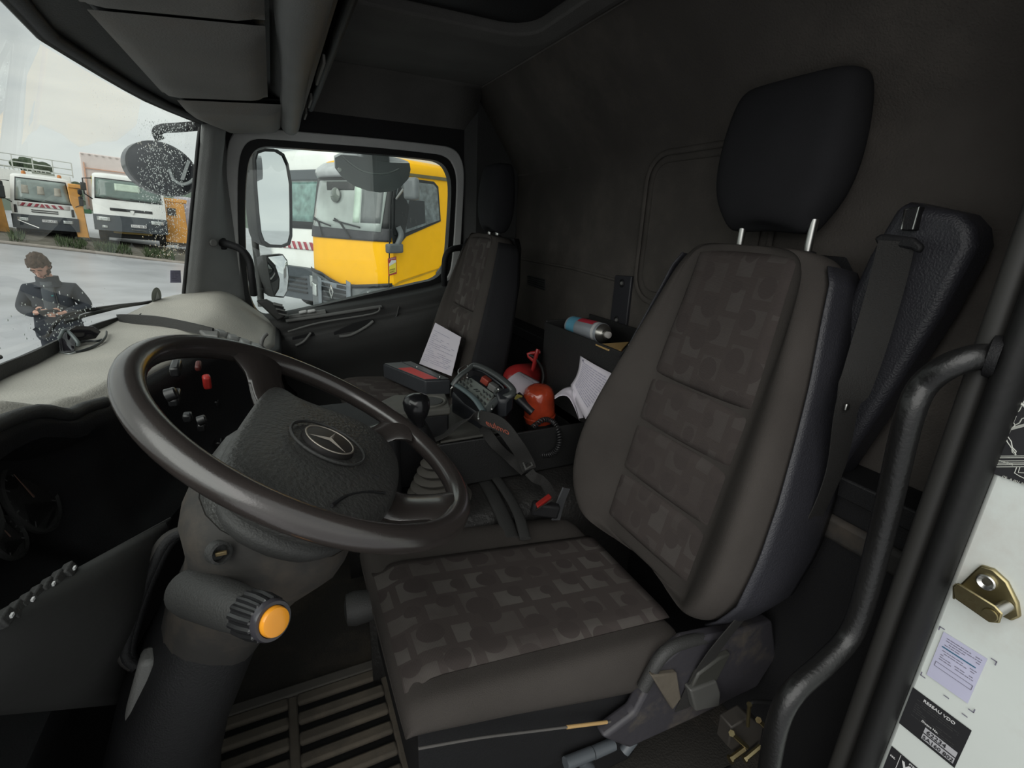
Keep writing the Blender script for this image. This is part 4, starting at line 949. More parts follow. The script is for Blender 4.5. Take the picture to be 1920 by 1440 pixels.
# crumpled sheets
cr_ = thing('paper_sheet', 'large curled white printed sheet standing up at the end of the storage tray', 'paper', P(1110, 740, 'y', 1.12))
q = [P(1088, 667, 'x', .782), P(1151, 702, 'x', .79), P(1098, 786, 'x', .73), P(1070, 722, 'x', .745)]
def shf(u, v):
    a = bil(q, u, v); return a + Vector((.0, -.012, -.004)) * math.sin(math.pi * v) * (1 - u) + Vector((-.004, -.0, 0)) * math.sin(math.pi * u)
grid('sheet', shf, 10, 10, PAPER, cr_, th=.001, smooth=80)
def lifted(u, v): return Vector(shf(u, v)) + Vector((-.002, -.004, .002))
vs = []; fs = []; rnd = random.Random(3)
for v in [.12 + .05 * k for k in range(15)]:
    u = .1
    while u < .88:
        l = rnd.uniform(.05, .2); k = len(vs)
        vs += [lifted(u, v), lifted(min(u + l, .92), v), lifted(min(u + l, .92), v + .014), lifted(u, v + .014)]; fs.append((k, k + 1, k + 2, k + 3)); u += l + .02
mesh('print_lines', vs, fs, LINEP, cr_, smooth=0)['kind'] = 'stuff'
mesh('printed_mark', [lifted(.08, .06), lifted(.13, .06), lifted(.13, .11), lifted(.08, .11)], [(0, 1, 2, 3)], INK, cr_, smooth=0)
c2 = thing('paper_sheet', 'small crumpled white sheet folded beside the orange beacon', 'paper', P(1070, 750, 'y', 1.14))
pts_a = [P(1040, 742, 'y', 1.16), P(1058, 728, 'y', 1.17), P(1078, 724, 'y', 1.16), P(1086, 728, 'y', 1.13), P(1084, 742, 'y', 1.12)]
pts_b = [P(1040, 748, 'y', 1.13), P(1052, 742, 'y', 1.12), P(1066, 745, 'y', 1.12), P(1078, 765, 'y', 1.10), P(1088, 790, 'y', 1.09)]
pa, pb = catmull(pts_a, 4), catmull(pts_b, 4)
grid('sheet', lambda u, v: pa[int(round(u * (len(pa) - 1)))].lerp(pb[int(round(u * (len(pb) - 1)))], v) + Vector((0, -.012, .0)) * math.sin(6 * v) * u, len(pa) - 1, 8, PAPER, c2, th=.001, smooth=50)
strap('folded_flap', [P(1081, 727, 'y', 1.13), P(1078, 740, 'y', 1.11), P(1084, 760, 'y', 1.10), P(1090, 784, 'y', 1.08)], .014, .001, (1, 0, .1), PAPER, c2)

# crane remote control box: placed by a plane tilted to the driver
rcm = thing('remote_control', 'black and grey crane remote control box with guard frame and wire hoops in the tray', 'remote control', P(900, 770, 'z', 1.75))
RCG = mat('remote_grey', (.17, .19, .175), .5, bump=.2); RCB = mat('remote_black', (.014, .015, .018), .4)
RCF = mat('remote_frame', (.05, .055, .055), .35)
H0, H1 = 1.86, 1.74
g4 = [P(855, 716, 'z', 1.85), P(884, 707, 'z', 1.865), P(928, 739, 'z', 1.84), P(909, 768, 'z', 1.82)]
prism('control_plate', g4, (0, 0, -.012), RCG, rcm, bevel=.003)
gn = (g4[1] - g4[0]).cross(g4[3] - g4[0]).normalized()
if gn.z < 0: gn = -gn
kx = 0
for u0, u1 in ((.06, .34), (.70, .96)):
    for r_ in range(3):
        for c_ in range(3):
            if (r_ + c_) == 4 and u0 < .5: continue
            c = bil([g4[0], g4[3], g4[2], g4[1]], u0 + (u1 - u0) * r_ / 2.2, .22 + .24 * c_)
            lathe('toggle_switch', c, gn, [(0, .0032), (.003, .0026), (.010, .0018), (.0105, .001)], SILV if c_ % 2 else RCF, rcm, n=8)
for k in range(2):
    c = bil([g4[0], g4[3], g4[2], g4[1]], .47 + .08 * k, .5); box('print_mark', c + gn * .001, (.012, .006, .0006), RCF, rcm, bevel=0)
# dark front slope and curved lower rail
fl = [P(853, 722, 'z', 1.845), P(908, 772, 'z', 1.815), P(902, 785, 'z', 1.755), P(845, 745, 'z', 1.765)]
loft('front_panel', [[fl[0].lerp(fl[3], t) for t in (0, .3, .7, 1)], [fl[0].lerp(fl[1], .5).lerp(fl[3].lerp(fl[2], .5), t) + Vector((-.008, -.006, .004)) for t in (0, .3, .7, 1)], [fl[1].lerp(fl[2], t) for t in (0, .3, .7, 1)]], RCB, rcm, loop=False, cap=False, smooth=60)
tube('lower_rail', [P(850, 719, 'z', 1.85), P(868, 730, 'z', 1.85), P(890, 748, 'z', 1.84), P(906, 771, 'z', 1.82)], .007, mat('rail_blue', (.09, .12, .125), .4), rcm, smooth_path=4, flat=(.006, .009))
# body under everything
bb = [P(846, 738, 'z', 1.80), P(856, 716, 'z', 1.83), P(890, 700, 'z', 1.83), P(962, 738, 'z', 1.80), P(948, 775, 'z', 1.78), P(908, 785, 'z', 1.78)]
prism('body', bb, (0, 0, -.075), RCB, rcm, bevel=.008)
# guard frame: rounded loop
tube('guard_frame', [P(849, 722, 'z', 1.85), P(862, 705, 'z', 1.875), P(878, 693, 'z', 1.89), P(888, 685, 'z', 1.90), P(905, 689, 'z', 1.90), P(930, 703, 'z', 1.89), P(952, 720, 'z', 1.875), P(962, 733, 'z', 1.86), P(955, 742, 'z', 1.85), P(935, 748, 'z', 1.84), P(925, 757, 'z', 1.83), P(910, 776, 'z', 1.81)], .007, RCF, rcm, smooth_path=5, flat=(.007, .010))
tube('guard_inner', [P(884, 692, 'z', 1.885), P(905, 697, 'z', 1.885), P(930, 714, 'z', 1.875), P(944, 727, 'z', 1.86), P(941, 733, 'z', 1.85)], .004, RCB, rcm, smooth_path=5)
prism('guard_shoulder', [P(930, 735, 'z', 1.86), P(955, 722, 'z', 1.87), P(964, 735, 'z', 1.86), P(950, 752, 'z', 1.84), P(935, 752, 'z', 1.84)], (0, 0, -.05), RCB, rcm, bevel=.006, seg=3)
for a, m_ in (((911, 714), RED), ((925, 726), PL_GREY), ((937, 737), RCF)):
    c = P(a[0], a[1], 'z', 1.85); box('paddle_lever', c, (.022, .028, .02), mat('paddle_red', (.35, .06, .04), .5) if m_ is RED else m_, rcm, rot=(.4, 0, .6), bevel=.003)
for pth in ([(861, 705), (860, 694), (874, 686), (878, 690), (876, 708)], [(845, 744), (846, 729), (850, 724)], [(922, 767), (925, 745), (934, 730)], [(897, 785), (898, 774), (903, 770)]):
    tube('wire_hoop', [P(x, y, 'z', 1.875 if y < 740 else 1.83) for x, y in pth], .0022, SILV, rcm, n=8, smooth_path=3)
tube('battery_grip', [P(968, 742, 'z', 1.80), P(1000, 772, 'z', 1.76)], .014, RCB, rcm, flat=(.014, .02))
# neck strap
nsb = thing('neck_strap', 'black neck strap with orange lettering and a plastic buckle draped over the tray edge', 'strap', P(960, 860, 'z', 1.7))
WEB = mat('strap_web', (.02, .019, .018), .85, bump=.5, bscale=400)
strap('webbing', [P(812, 826, 'z', 1.74), P(835, 815, 'z', 1.76), P(860, 795, 'z', 1.785), P(892, 783, 'z', 1.80), P(935, 795, 'z', 1.80), P(965, 830, 'z', 1.76), P(985, 862, 'z', 1.70), P(992, 880, 'z', 1.67)], .04, .003, [(.2, -.6, .3), (.2, -.8, .4), (.5, -.6, .5), (.7, -.4, .4), (.9, -.3, .1)], WEB, nsb)
strap('tail', [P(992, 885, 'z', 1.67), P(1002, 895, 'z', 1.66), P(1020, 905, 'z', 1.64), P(1035, 930, 'z', 1.63), P(1045, 945, 'z', 1.62)], .028, .002, [(.9, -.3, .1), (.9, .4, .2), (.9, .5, 0)], WEB, nsb)
strap('webbing', [P(905, 800, 'z', 1.76), P(930, 835, 'z', 1.72), P(960, 862, 'z', 1.67), P(985, 885, 'z', 1.65)], .03, .002, [(.6, -.6, .3), (.9, -.3, .1)], WEB, nsb)
bkc = P(988, 868, 'z', 1.69)
loft('strap_buckle', tuberings([P(x, y, 'z', 1.69) for x, y in ((979, 863), (990, 856), (998, 873), (986, 880))], .0028, 8, True), PL_GREY, nsb, closed=True, smooth=60)
tube('buckle_bar', [P(983, 871, 'z', 1.692), P(994, 864, 'z', 1.692)], .0025, PL_DARK, nsb, n=8)
t0 = P(913, 793, 'z', 1.818); t1 = P(943, 806, 'z', 1.805)
text('lettering', 'eulmo', .026, P(912, 797, 'z', 1.812), t1 - t0, Vector((-.15, .6, .8)), mat('orange_print', (.30, .05, .02), .7), nsb)
# coiled cable
cc_ = thing('coiled_cable', 'black coiled cable looping over the storage tray edge', 'cable', P(1040, 830, 'z', 1.7))
base = catmull([P(1000, 800, 'z', 1.745), P(1020, 787, 'z', 1.75), P(1038, 792, 'z', 1.74), P(1048, 812, 'z', 1.72), P(1048, 835, 'z', 1.69), P(1036, 850, 'z', 1.66), P(1018, 853, 'z', 1.65), P(1000, 850, 'z', 1.65)], 40)
hel = []; N = len(base)
for i, p in enumerate(base):
    t = (base[min(i + 1, N - 1)] - base[max(i - 1, 0)]).normalized(); u = Vector((0, 0, 1)).cross(t).normalized(); w = t.cross(u); a = i / N * 2 * math.pi * 34
    hel.append(p + (u * math.cos(a) + w * math.sin(a)) * .0065)
tube('coil', hel, .0024, mat('cable_black', (.02, .02, .021), .45), cc_, n=6)
tube('plain_lead', [P(948, 792, 'z', 1.76), P(962, 806, 'z', 1.76), P(974, 830, 'z', 1.70), P(985, 848, 'z', 1.66), P(1002, 850, 'z', 1.65)], .0028, RUBBER, cc_, smooth_path=5, n=8)

# sunglasses on the dash
sg = thing('sunglasses', 'dark wraparound sunglasses lying folded on the dashboard top', 'sunglasses', P(150, 650, 'z', 1.975))
GL = mat('dark_lens', (.02, .018, .022), .08, coat=.6); GF = mat('glasses_frame', (.03, .034, .035), .35)
def sgp(px, py, z): return P(px, py, 'z', z)
lens = [sgp(109, 645, 1.985), sgp(114, 628, 2.015), sgp(124, 617, 2.02), sgp(136, 628, 2.005), sgp(143, 642, 1.99), sgp(140, 660, 1.978), sgp(116, 661, 1.978)]
prism('lens', lens, (-.006, .006, 0), GL, sg, bevel=.002)
prism('lens', [sgp(124, 622, 2.018), sgp(145, 612, 2.02), sgp(175, 612, 2.015), sgp(190, 622, 2.0), sgp(180, 635, 1.985), sgp(150, 640, 1.982), sgp(140, 633, 1.99)], (-.004, .006, 0), GL, sg, bevel=.002)
tube('brow_bar', [sgp(110, 652, 1.982), sgp(115, 626, 2.018), sgp(125, 620, 2.022), sgp(145, 640, 2.0), sgp(146, 648, 1.99)], .004, mat('brow_grey', (.10, .12, .12), .35), sg, smooth_path=4)
tube('temple_arm', [sgp(138, 662, 1.976), sgp(160, 656, 1.978), sgp(185, 645, 1.98), sgp(198, 632, 1.985), sgp(200, 622, 1.99)], .003, GF, sg, smooth_path=5, flat=(.0035, .002))
tube('temple_arm', [sgp(142, 644, 1.985), sgp(160, 640, 1.983), sgp(180, 640, 1.983), sgp(190, 637, 1.983)], .003, GF, sg, smooth_path=5)
tube('lower_rim', [sgp(112, 660, 1.977), sgp(128, 664, 1.976), sgp(141, 661, 1.977)], .0025, mat('rim_silver', (.35, .37, .36), .3, .5), sg, smooth_path=3)

# grab bar by the driver door
gb = thing('grab_bar', 'long bent black metal grab bar beside the open driver door', 'grab bar', P(1440, 1440, 'y', .30))
tube('bar', [P(1860, 668, 'y', .262), P(1820, 672, 'y', .27), P(1772, 690, 'y', .285), P(1732, 722, 'y', .30), P(1710, 765, 'y', .30), P(1692, 830, 'y', .30), P(1665, 950, 'y', .30), P(1635, 1070, 'y', .30), P(1612, 1150, 'y', .30), P(1588, 1200, 'y', .30), P(1545, 1245, 'y', .30), P(1490, 1295, 'y', .30), P(1460, 1350, 'y', .30), P(1442, 1440, 'y', .30), P(1425, 1560, 'y', .30)], .0155, mat('worn_black_paint', (.008, .008, .008), .36, bump=.25, bscale=160, dirt=(.02, .02, .02)), gb, smooth_path=6, n=18)
lathe('bar_flange', P(1862, 668, 'y', .258), (-.3, 1, 0), [(-.006, .026), (.004, .024), (.006, .018)], PL_BLACK, gb, n=24)

# brass air valve by the seat base
av = thing('air_valve', 'small greasy brass and steel air valve fixed near the seat base', 'valve', P(1395, 1390, 'y', .42))
def avp(px, py, y=.42): return P(px, py, 'y', y)
prism('valve_body', [avp(1372, 1365), avp(1405, 1345), avp(1432, 1360), avp(1425, 1400), avp(1390, 1425), avp(1365, 1400)], (0, .03, 0), mat('valve_dark', (.05, .045, .04), .5, .4), av, bevel=.003)
for a, b, r_ in (((1368, 1425), (1395, 1405), .008), ((1372, 1375), (1400, 1400), .006), ((1422, 1350), (1434, 1362), .006), ((1405, 1320), (1402, 1360), .005), ((1395, 1425), (1425, 1400), .007)):
    lathe('fitting', avp(*a, .41), avp(*b, .41) - avp(*a, .41), [(0, r_), (.004, r_), (.004, r_ * .7), ((avp(*b) - avp(*a)).length, r_ * .7)], BRASS, av, n=6, smooth=0)
tube('air_line', [avp(1404, 1322), avp(1412, 1316), avp(1432, 1316), avp(1452, 1318)], .004, RUBBER, av, smooth_path=4)
tube('floor_hose', [P(1370, 1440, 'y', .44), P(1340, 1455, 'y', .44)], .005, RUBBER, av)

# door striker on the jamb
st = thing('door_striker', 'yellow zinc door striker bolted to the white jamb', 'striker', P(1850, 1115, 'x', .745))
def jp(px, py, x=.744): return P(px, py, 'x', x)
prism('base_plate', [jp(1828, 1068), jp(1838, 1060), jp(1862, 1068), jp(1888, 1092), (jp(1908, 1132)), jp(1912, 1158), jp(1895, 1165), jp(1865, 1150), jp(1790, 1105)], (.007, 0, 0), BRASS, st, bevel=.002)
prism('front_leaf', [jp(1788, 1098, .722), jp(1798, 1092, .722), jp(1868, 1135, .722), jp(1882, 1150, .722), jp(1876, 1168, .722), jp(1856, 1166, .722), jp(1790, 1120, .722)], (-.003, 0, 0), BRASS, st, bevel=.0015)
prism('leaf_bend', [jp(1786, 1098, .72), jp(1792, 1093, .744), jp(1790, 1112, .744), jp(1786, 1122, .72)], (0, -.002, 0), BRASS, st)
pa_ = jp(1858, 1152, .72); pb_ = jp(1890, 1135, .745)
tube('striker_pin', [pa_, pb_], .0065, SILV, st, n=20)
lathe('pin_head', pa_ + Vector((-.002, 0, 0)), (-1, 0, 0), [(0, .0075), (.002, .007)], BRASS, st, n=20)
lathe('bolt_head', jp(1850, 1091), (-1, 0, 0), [(-.002, .0095), (.003, .0095), (.004, .008), (.001, .0045)], SILV, st, n=24)

# stickers on the jamb (plane x = .75)
YA = Vector((0, -1, 0)); ZA = Vector((0, 0, 1)); XJ = .7488
def jq(y0, y1, z0, z1, x=XJ): return [Vector((x, y0, z1)), Vector((x, y1, z1)), Vector((x, y1, z0)), Vector((x, y0, z0))]
l1 = thing('sticker', 'pale lilac text label with blue line below the striker on the white jamb', 'sticker', (XJ, .19, 1.775))
prism('label', jq(.212, .166, 1.738, 1.812), (-.0004, 0, 0), mat('label_lilac', (.48, .48, .62), .6), l1)
XJ2 = XJ - .0009
for a, b, sy, sz in ((.217, 1.816, -1, -1), (.158, 1.816, 1, -1), (.217, 1.732, -1, 1), (.158, 1.732, 1, 1)):
    box('corner_mark', (XJ2, a + sy * .0025, b), (.0003, .006, .0012), INK, l1, bevel=0); box('corner_mark', (XJ2, a, b + sz * .0025), (.0003, .0012, .006), INK, l1, bevel=0)
lq = jq(.210, .166, 1.74, 1.81)
lines(l1, lq, [.05, .10, .15, .20, .33, .38, .43, .48, .53], 0, INK, .0011, (-.0008, 0, 0), seed=9)
box('blue_line', (XJ2, .19, 1.7915), (.0003, .036, .0016), mat('ink_blue', (.03, .12, .2), .7), l1, bevel=0)
for z in (1.766, 1.759): box('ruled_box', (XJ2, .188, z), (.0003, .040, .0005), INK, l1, bevel=0)
for y in (.208, .168): box('ruled_box', (XJ2, y, 1.7625), (.0003, .0006, .007), INK, l1, bevel=0)
for y, z in ((.186, 1.727), (.164, 1.720)): box('print_tick', (XJ2, y, z), (.0003, .006, .0012), INK, l1, bevel=0)
l2 = thing('sticker', 'black service sticker with handwritten numbers at the foot of the white jamb', 'sticker', (XJ, .187, 1.67))
prism('label', jq(.220, .153, 1.638, 1.706), (-.0004, 0, 0), INKB, l2)
text('lettering', 'RESEAU VDO', .0062, (XJ2, .205, 1.697), YA, ZA, INKW, l2)
text('lettering', 'Disque No.', .0042, (XJ2, .199, 1.667), YA, ZA, INKW, l2)
lines(l2, jq(.216, .157, 1.650, 1.700), [.12 + .07 * k for k in range(9)], 0, mat('print_dim', (.05, .05, .05), .6), .0008, (-.0008, 0, 0), seed=12)
for z in (1.658, 1.647): prism('write_strip', jq(.193, .156, z - .0045, z + .0045, XJ - .0005), (-.0002, 0, 0), mat('strip_grey', (.4, .4, .42), .7), l2)
text('handwriting', '62234', .009, (XJ2 - .0002, .190, 1.655), YA, ZA, INKB, l2)
text('handwriting', '5A160 802', .008, (XJ2 - .0002, .192, 1.644), YA, ZA, INKB, l2)
l3 = thing('sticker', 'black label with bold white letters cut by the bottom edge of the frame', 'sticker', (XJ, .2, 1.57))
prism('label', jq(.218, .165, 1.53, 1.594), (-.0004, 0, 0), INKB, l3)
text('lettering', 'VS', .016, (XJ2, .201, 1.575), YA, ZA, INKW, l3, bold=.0006)
text('lettering', 'cat.', .005, (XJ2, .216, 1.578), YA, ZA, INKW, l3)
box('print_rule', (XJ2, .205, 1.57), (.0003, .0006, .045), INKW, l3, bevel=0)
text('lettering', 'SYSTEME', .004, (XJ2, .194, 1.589), YA, ZA, INKW, l3)
l4 = thing('sticker', 'dark sticker with white line diagram on the jamb above the striker', 'sticker', (XJ, .17, 2.1))
prism('label', jq(.226, .10, 2.04, 2.30), (-.0004, 0, 0), INKB, l4)
LW = mat('diagram_line', (.45, .46, .42), .7)
def dl(pts, r=.0006, nm='diagram_line'): tube(nm, [jp(x, y, XJ2) for x, y in pts], r, LW, l4, n=4)
dl([(1920, 725), (1902, 749)], .0016); dl([(1880, 808), (1925, 796)], .0016); dl([(1903, 749), (1925, 765)], .0016)
dl([(1920, 752), (1911, 770), (1908, 772), (1904, 773), (1898, 781), (1905, 780), (1900, 792), (1903, 797), (1885, 815), (1888, 828), (1898, 842), (1905, 853)])
dl([(1925, 782), (1916, 785), (1911, 793), (1903, 797)]); dl([(1895, 805), (1889, 818), (1896, 828), (1898, 840)])
dl([(1897, 842), (1898, 848), (1903, 853), (1905, 846), (1897, 838)])
for y in (855, 858, 864, 868, 871, 875): dl([(1860, y + .5), (1925, y)], .0005)
dl([(1906, 876), (1902, 887), (1912, 893), (1925, 899)], .0005); dl([(1912, 876), (1909, 886), (1925, 887)], .0005)
text('lettering', 'CE  A 001 584', .0038, jp(1878, 895, XJ2), YA, ZA, LW, l4)
text('lettering', 'PowerDFR', .0032, jp(1869, 863, XJ2), YA, ZA, LW, l4)

# stickers on the windscreen
w1 = thing('sticker', 'small square lilac vignette stuck low in the right corner of the windscreen', 'sticker', P(328, 519, 'y', 1.9))
def wsp(px, py): 
    p = P(px, py, 'x', -.4)
    x = -.25; p = P(px, py, 'x', x)
    for _ in range(40):
        x += .3 * (xws(p.y, p.z) - .006 - x); p = P(px, py, 'x', x)
    return p
q4 = [wsp(319, 507), wsp(338, 507), wsp(339, 530), wsp(319, 530)]
prism('label', q4, (.001, 0, 0), mat('vignette', (.30, .30, .42), .7), w1)
lines(w1, [p + Vector((.0015, -.001, 0)) for p in q4], [.2, .35, .5, .65, .8], 0, INK, .0015, (.001, 0, 0), seed=3)
w2 = thing('sticker', 'round grey tax disc on the windscreen just above the wiper', 'sticker', wsp(293, 556))
ce = wsp(293, 556); ra = (wsp(302, 556) - ce); rb_ = (wsp(293, 539) - ce)
prism('disc', [ce + ra * math.cos(2 * math.pi * k / 28) + rb_ * math.sin(2 * math.pi * k / 28) for k in range(28)], (.001, 0, 0), mat('disc_grey', (.22, .24, .21), .7), w2)
prism('disc_mark', [wsp(*p) + Vector((.002, -.001, 0)) for p in ((293, 546), (298, 560), (290, 562))], (.0006, 0, 0), mat('disc_pale', (.4, .42, .4), .7), w2)

# wiper
wi = thing('wiper', 'black windscreen wiper resting along the foot of the windscreen', 'wiper', P(140, 615, 'x', -.52))
def wo_(px, py, d=.03):
    p = wsp(px, py); return p + Vector((-d, 0, 0)) + (p - EYE) * 0
tube('wiper_blade', [wsp(x, y) + Vector((-.02, 0, 0)) for x, y in ((141, 604), (180, 590), (240, 575), (290, 567), (322, 562))], .004, RUBBER, wi, flat=(.005, .003))
tube('wiper_arm', [wsp(x, y) + Vector((-.035, 0, .0)) for x, y in ((122, 630), (140, 603), (160, 588), (200, 581), (255, 573))], .004, PL_BLACK, wi, smooth_path=3)
tube('wiper_frame', [wsp(x, y) + Vector((-.03, 0, 0)) for x, y in ((150, 595), (185, 580), (250, 571), (300, 566))], .003, RUBBER, wi)
wj = thing('wiper', 'tip of the driver side wiper at the left edge of the frame', 'wiper', wsp(5, 674))
tube('wiper_blade', [wsp(x, y) + Vector((-.02, 0, 0)) for x, y in ((-60, 695), (-20, 683), (10, 672), (24, 668))], .005, RUBBER, wj)
tube('wiper_arm', [wsp(x, y) + Vector((-.028, 0, 0)) for x, y in ((-60, 705), (-20, 688), (5, 680))], .004, PL_BLACK, wj)

# rain drops on the glass (countless)
me_v = []; me_f = []
rnd = random.Random(11)
def drop(p, r, sx=1.):
    b = len(me_v)
    ring = 6
    me_v.append(p + Vector((-r * .7, 0, 0)))
    for k in range(ring):
        a = 2 * math.pi * k / ring; me_v.append(p + Vector((0, r * math.cos(a), r * sx * math.sin(a))))
    for k in range(ring): me_f.append((b, b + 1 + k, b + 1 + (k + 1) % ring))
    me_f.append(tuple(b + 1 + k for k in range(ring)))
cnt = 0
while cnt < 1500:
    px, py = rnd.uniform(265, 372), rnd.uniform(225, 480)
    ax_ = 305 + (py - 250) * .02; w = 45 if py < 400 else 25
    if rnd.random() > math.exp(-((px - (312 if py < 370 else 322)) / w) ** 2): continue
    p = wsp(px, py) + Vector((-.008, 0, 0)); drop(p, rnd.uniform(.0009, .0026)); cnt += 1
for _ in range(160):
    px, py = rnd.gauss(120, 45), rnd.gauss(605, 28); p = wsp(px, py) + Vector((-.008, 0, 0)); drop(p, rnd.uniform(.0012, .0028))
for _ in range(150):
    px, py = rnd.uniform(180, 375), rnd.uniform(170, 260); p = wsp(px, py) + Vector((-.008, 0, 0)); drop(p, rnd.uniform(.0006, .0013))
dm = mat('rain_drop', (.75, .8, .78), .1, spec=.8)
dr = mesh('rain_drops', me_v, me_f, dm, smooth=0)
tag(dr, 'rain drops scattered over the right part of the windscreen', 'rain', kind='stuff')
# ================================================================ OUTSIDE
def gz(x, y):
    return max(0, min(1.3, (-3.3 - x) * .145)) * sstep(9, 26, y) + .0
ASPH = mat('wet_asphalt', (.36, .365, .385), .33, bump=.5, bscale=9, var=.22, vscale=.6, dirt=(.48, .48, .49), dirt_amt=.6, dscale=.35)
def gf(u, v):
    x = -75 + 150 * u; y = -25 + 110 * v; return (x, y, gz(x, y) - .02)
gr = grid('ground', gf, 75, 72, ASPH, smooth=80); struct(gr, 'wet grey asphalt of the truck yard')
VERGE = mat('verge_soil', (.10, .09, .07), .95, bump=1., bscale=8, var=.4, vscale=3)
def pol(az, d, z=None):
    a = rad(az); x, y = d * math.sin(a), d * math.cos(a); return Vector((x, y, gz(x, y) if z is None else z))
vg = grid('trim_20', lambda u, v: pol(-27 + 24 * u, 27.2 - 1.5 * u + 7 * v) + Vector((0, 0, .02 + .12 * math.sin(math.pi * min(1, v * 2)) ** .5 * (1 if v > 0 else 0))), 40, 8, VERGE, smooth=80)
struct(vg, 'strip of soil and weeds along the far edge of the yard')
rnd = random.Random(5)
vs = []; fs = []
for _ in range(5000):
    az = rnd.uniform(-24, -3); d = rnd.uniform(27.5, 29.8) - 1.5 * (az + 27) / 24
    if noise.noise(Vector((az * .9, 1.3, 0))) < -.08: continue
    p = pol(az, d); h = rnd.uniform(.12, .42); a = rnd.uniform(0, 6.28); l = Vector((math.cos(a), math.sin(a), 0)) * rnd.uniform(.05, .2)
    w = Vector((-math.sin(a), math.cos(a), 0)) * .03; b = len(vs)
    vs += [p - w, p + w, p + l + Vector((0, 0, h))]; fs.append((b, b + 1, b + 2))
gs = mesh('grass_tufts', vs, fs, mat('weed_green', (.05, .075, .03), .9, var=.4), smooth=0)
tag(gs, 'tufts of green weeds along the yard edge under the parked trucks', 'grass', kind='stuff')
# kerb line
struct(tube('trim_21', [pol(-27 + 2 * k, 27.1 - 1.5 * k / 12) + Vector((0, 0, .03)) for k in range(13)], .06, mat('kerb', (.28, .25, .22), .9), n=6), 'worn edge line of the yard')
# far hills and trees
HILL = mat('far_hill', (.10, .13, .10), 1., var=.3, vscale=.05)
def hf(u, v):
    az = -75 + 150 * u; d = 150 + 60 * v; h = 7.5 + 3.5 * noise.noise(Vector((az * .09, 2.1, 0))) + 1.5 * noise.noise(Vector((az * .4, 7.1, 0)))
    h += 3. * math.exp(-((az + 20) / 3) ** 2)
    p = pol(az, d, 0); p.z = -2 + (h + 2) * math.sin(math.pi * .5 * min(1, v * 1.3)); return p
struct(grid('ground_hills', hf, 120, 8, HILL, smooth=80), 'low wooded hills on the horizon')
bpy.data.objects['ground_hills'].name = 'hills'
def treeobj(name, p, r, h, label, m, seed):
    t = thing(name, label, 'tree', p); rnd = random.Random(seed)
    bm = bmesh.new()
    for _ in range(14):
        c = p + Vector((rnd.uniform(-r, r) * .8, rnd.uniform(-r, r) * .6, h * .35 + rnd.uniform(0, h * .6))); rr = r * rnd.uniform(.3, .5)
        ret = bmesh.ops.create_icosphere(bm, subdivisions=2, radius=rr)
        for v in ret['verts']: v.co = v.co * (1 + .35 * noise.noise(v.co * 2.5 / r + c)) + c
    me = bpy.data.meshes.new('crown'); bm.to_mesh(me); bm.free(); link_mesh('crown', me, m, t, smooth=0)
    tube('trunk', [p, p + Vector((0, 0, h * .6))], r * .08, mat('bark', (.05, .04, .03), .9), t, n=8)
TREEM = mat('tree_green', (.045, .065, .035), 1., var=.4, vscale=2)
for k, (az, d, r, h, lab) in enumerate(((-17.4, 92, 1.7, 7.4, 'round dark tree standing highest above the railed work platform'), (-20.6, 95, 2.4, 7.6, 'broad dark tree on the horizon at the left edge of the windscreen'), (-15.4, 105, 1.6, 5.6, 'low dark tree on the horizon just left of the tall box body'))):
    treeobj('tree', pol(az, d, .5), r, h, lab, TREEM, k)

VW_ = mat('truck_white', (.82, .83, .80), .35, coat=.4, var=.03, dirt=(.5, .48, .42), dirt_amt=.25, dscale=3)
VB_ = mat('bumper_grey', (.055, .065, .075), .55, var=.1)
VG_ = mat('truck_glass', (.06, .085, .08), .08, coat=.5, var=.2)
VGL = mat('truck_glass_pale', (.25, .30, .28), .1, coat=.6, var=.35, vscale=1.2)
VK_ = mat('truck_black', (.012, .013, .014), .5)
TYRE = mat('tyre', (.018, .018, .018), .8, bump=.4)
LAMP = mat('head_lamp', (.55, .58, .56), .1, .5, coat=.8, var=.3, vscale=14)
CHR = mat('chevron_red', (.32, .03, .05), .6); CHW = mat('chevron_white', (.6, .58, .56), .6)
ORG = mat('machine_orange', (.75, .36, .08), .5, var=.1, dirt=(.35, .2, .1))
GRN = mat('green_box', (.05, .35, .12), .6)

class Cab:
    def __init__(s, hw, tab, curve, depth, p=4, side_in=None):
        s.hw, s.tab, s.curve, s.depth, s.p = hw, tab, curve, depth, p
    def f(s, u, z, off=0):
        hw = s.hw; return Vector((u, interp(z, s.tab) + s.curve * min(1, abs(u) / hw) ** s.p - off, z))
    def body(s, name, zs, m, parent, taper=None, roof=.12):
        rings = []
        for z in zs:
            w = s.hw - (taper(z) if taper else 0); r = []
            for k in range(17):
                u = -w + 2 * w * k / 16; q = s.f(u, z); r.append(q)
            r += [Vector((w, s.depth, z)), Vector((-w, s.depth, z))]
            rings.append(r)
        top = rings[-1]; c = Vector((0, s.depth / 2, zs[-1]))
        rings.append([c + (q - c) * .93 + Vector((0, 0, roof * .6)) for q in top]); rings.append([c + (q - c) * .75 + Vector((0, 0, roof)) for q in top])
        return loft(name, rings, m, parent, smooth=50)
    def patch(s, name, poly, m, parent, off=.012, n=10):
        """poly: (bl, br, tr, tl) in (u,z)"""
        bl, br, tr, tl = [Vector(q) for q in poly]
        def g(a, b):
            q = bl.lerp(br, a).lerp(tl.lerp(tr, a), b); return s.f(q.x, q.y, off)
        return grid(name, g, n, 6, m, parent, th=.012, smooth=60)
def wheel(parent, c, r, w=.28):
    o = lathe('wheel', c - Vector((w / 2, 0, 0)), (1, 0, 0), [(0, r * .6), (0, r * .94), (.03, r), (w - .03, r), (w, r * .94), (w, r * .6), (w * .85, r * .55)], TYRE, parent, n=24)
    return o
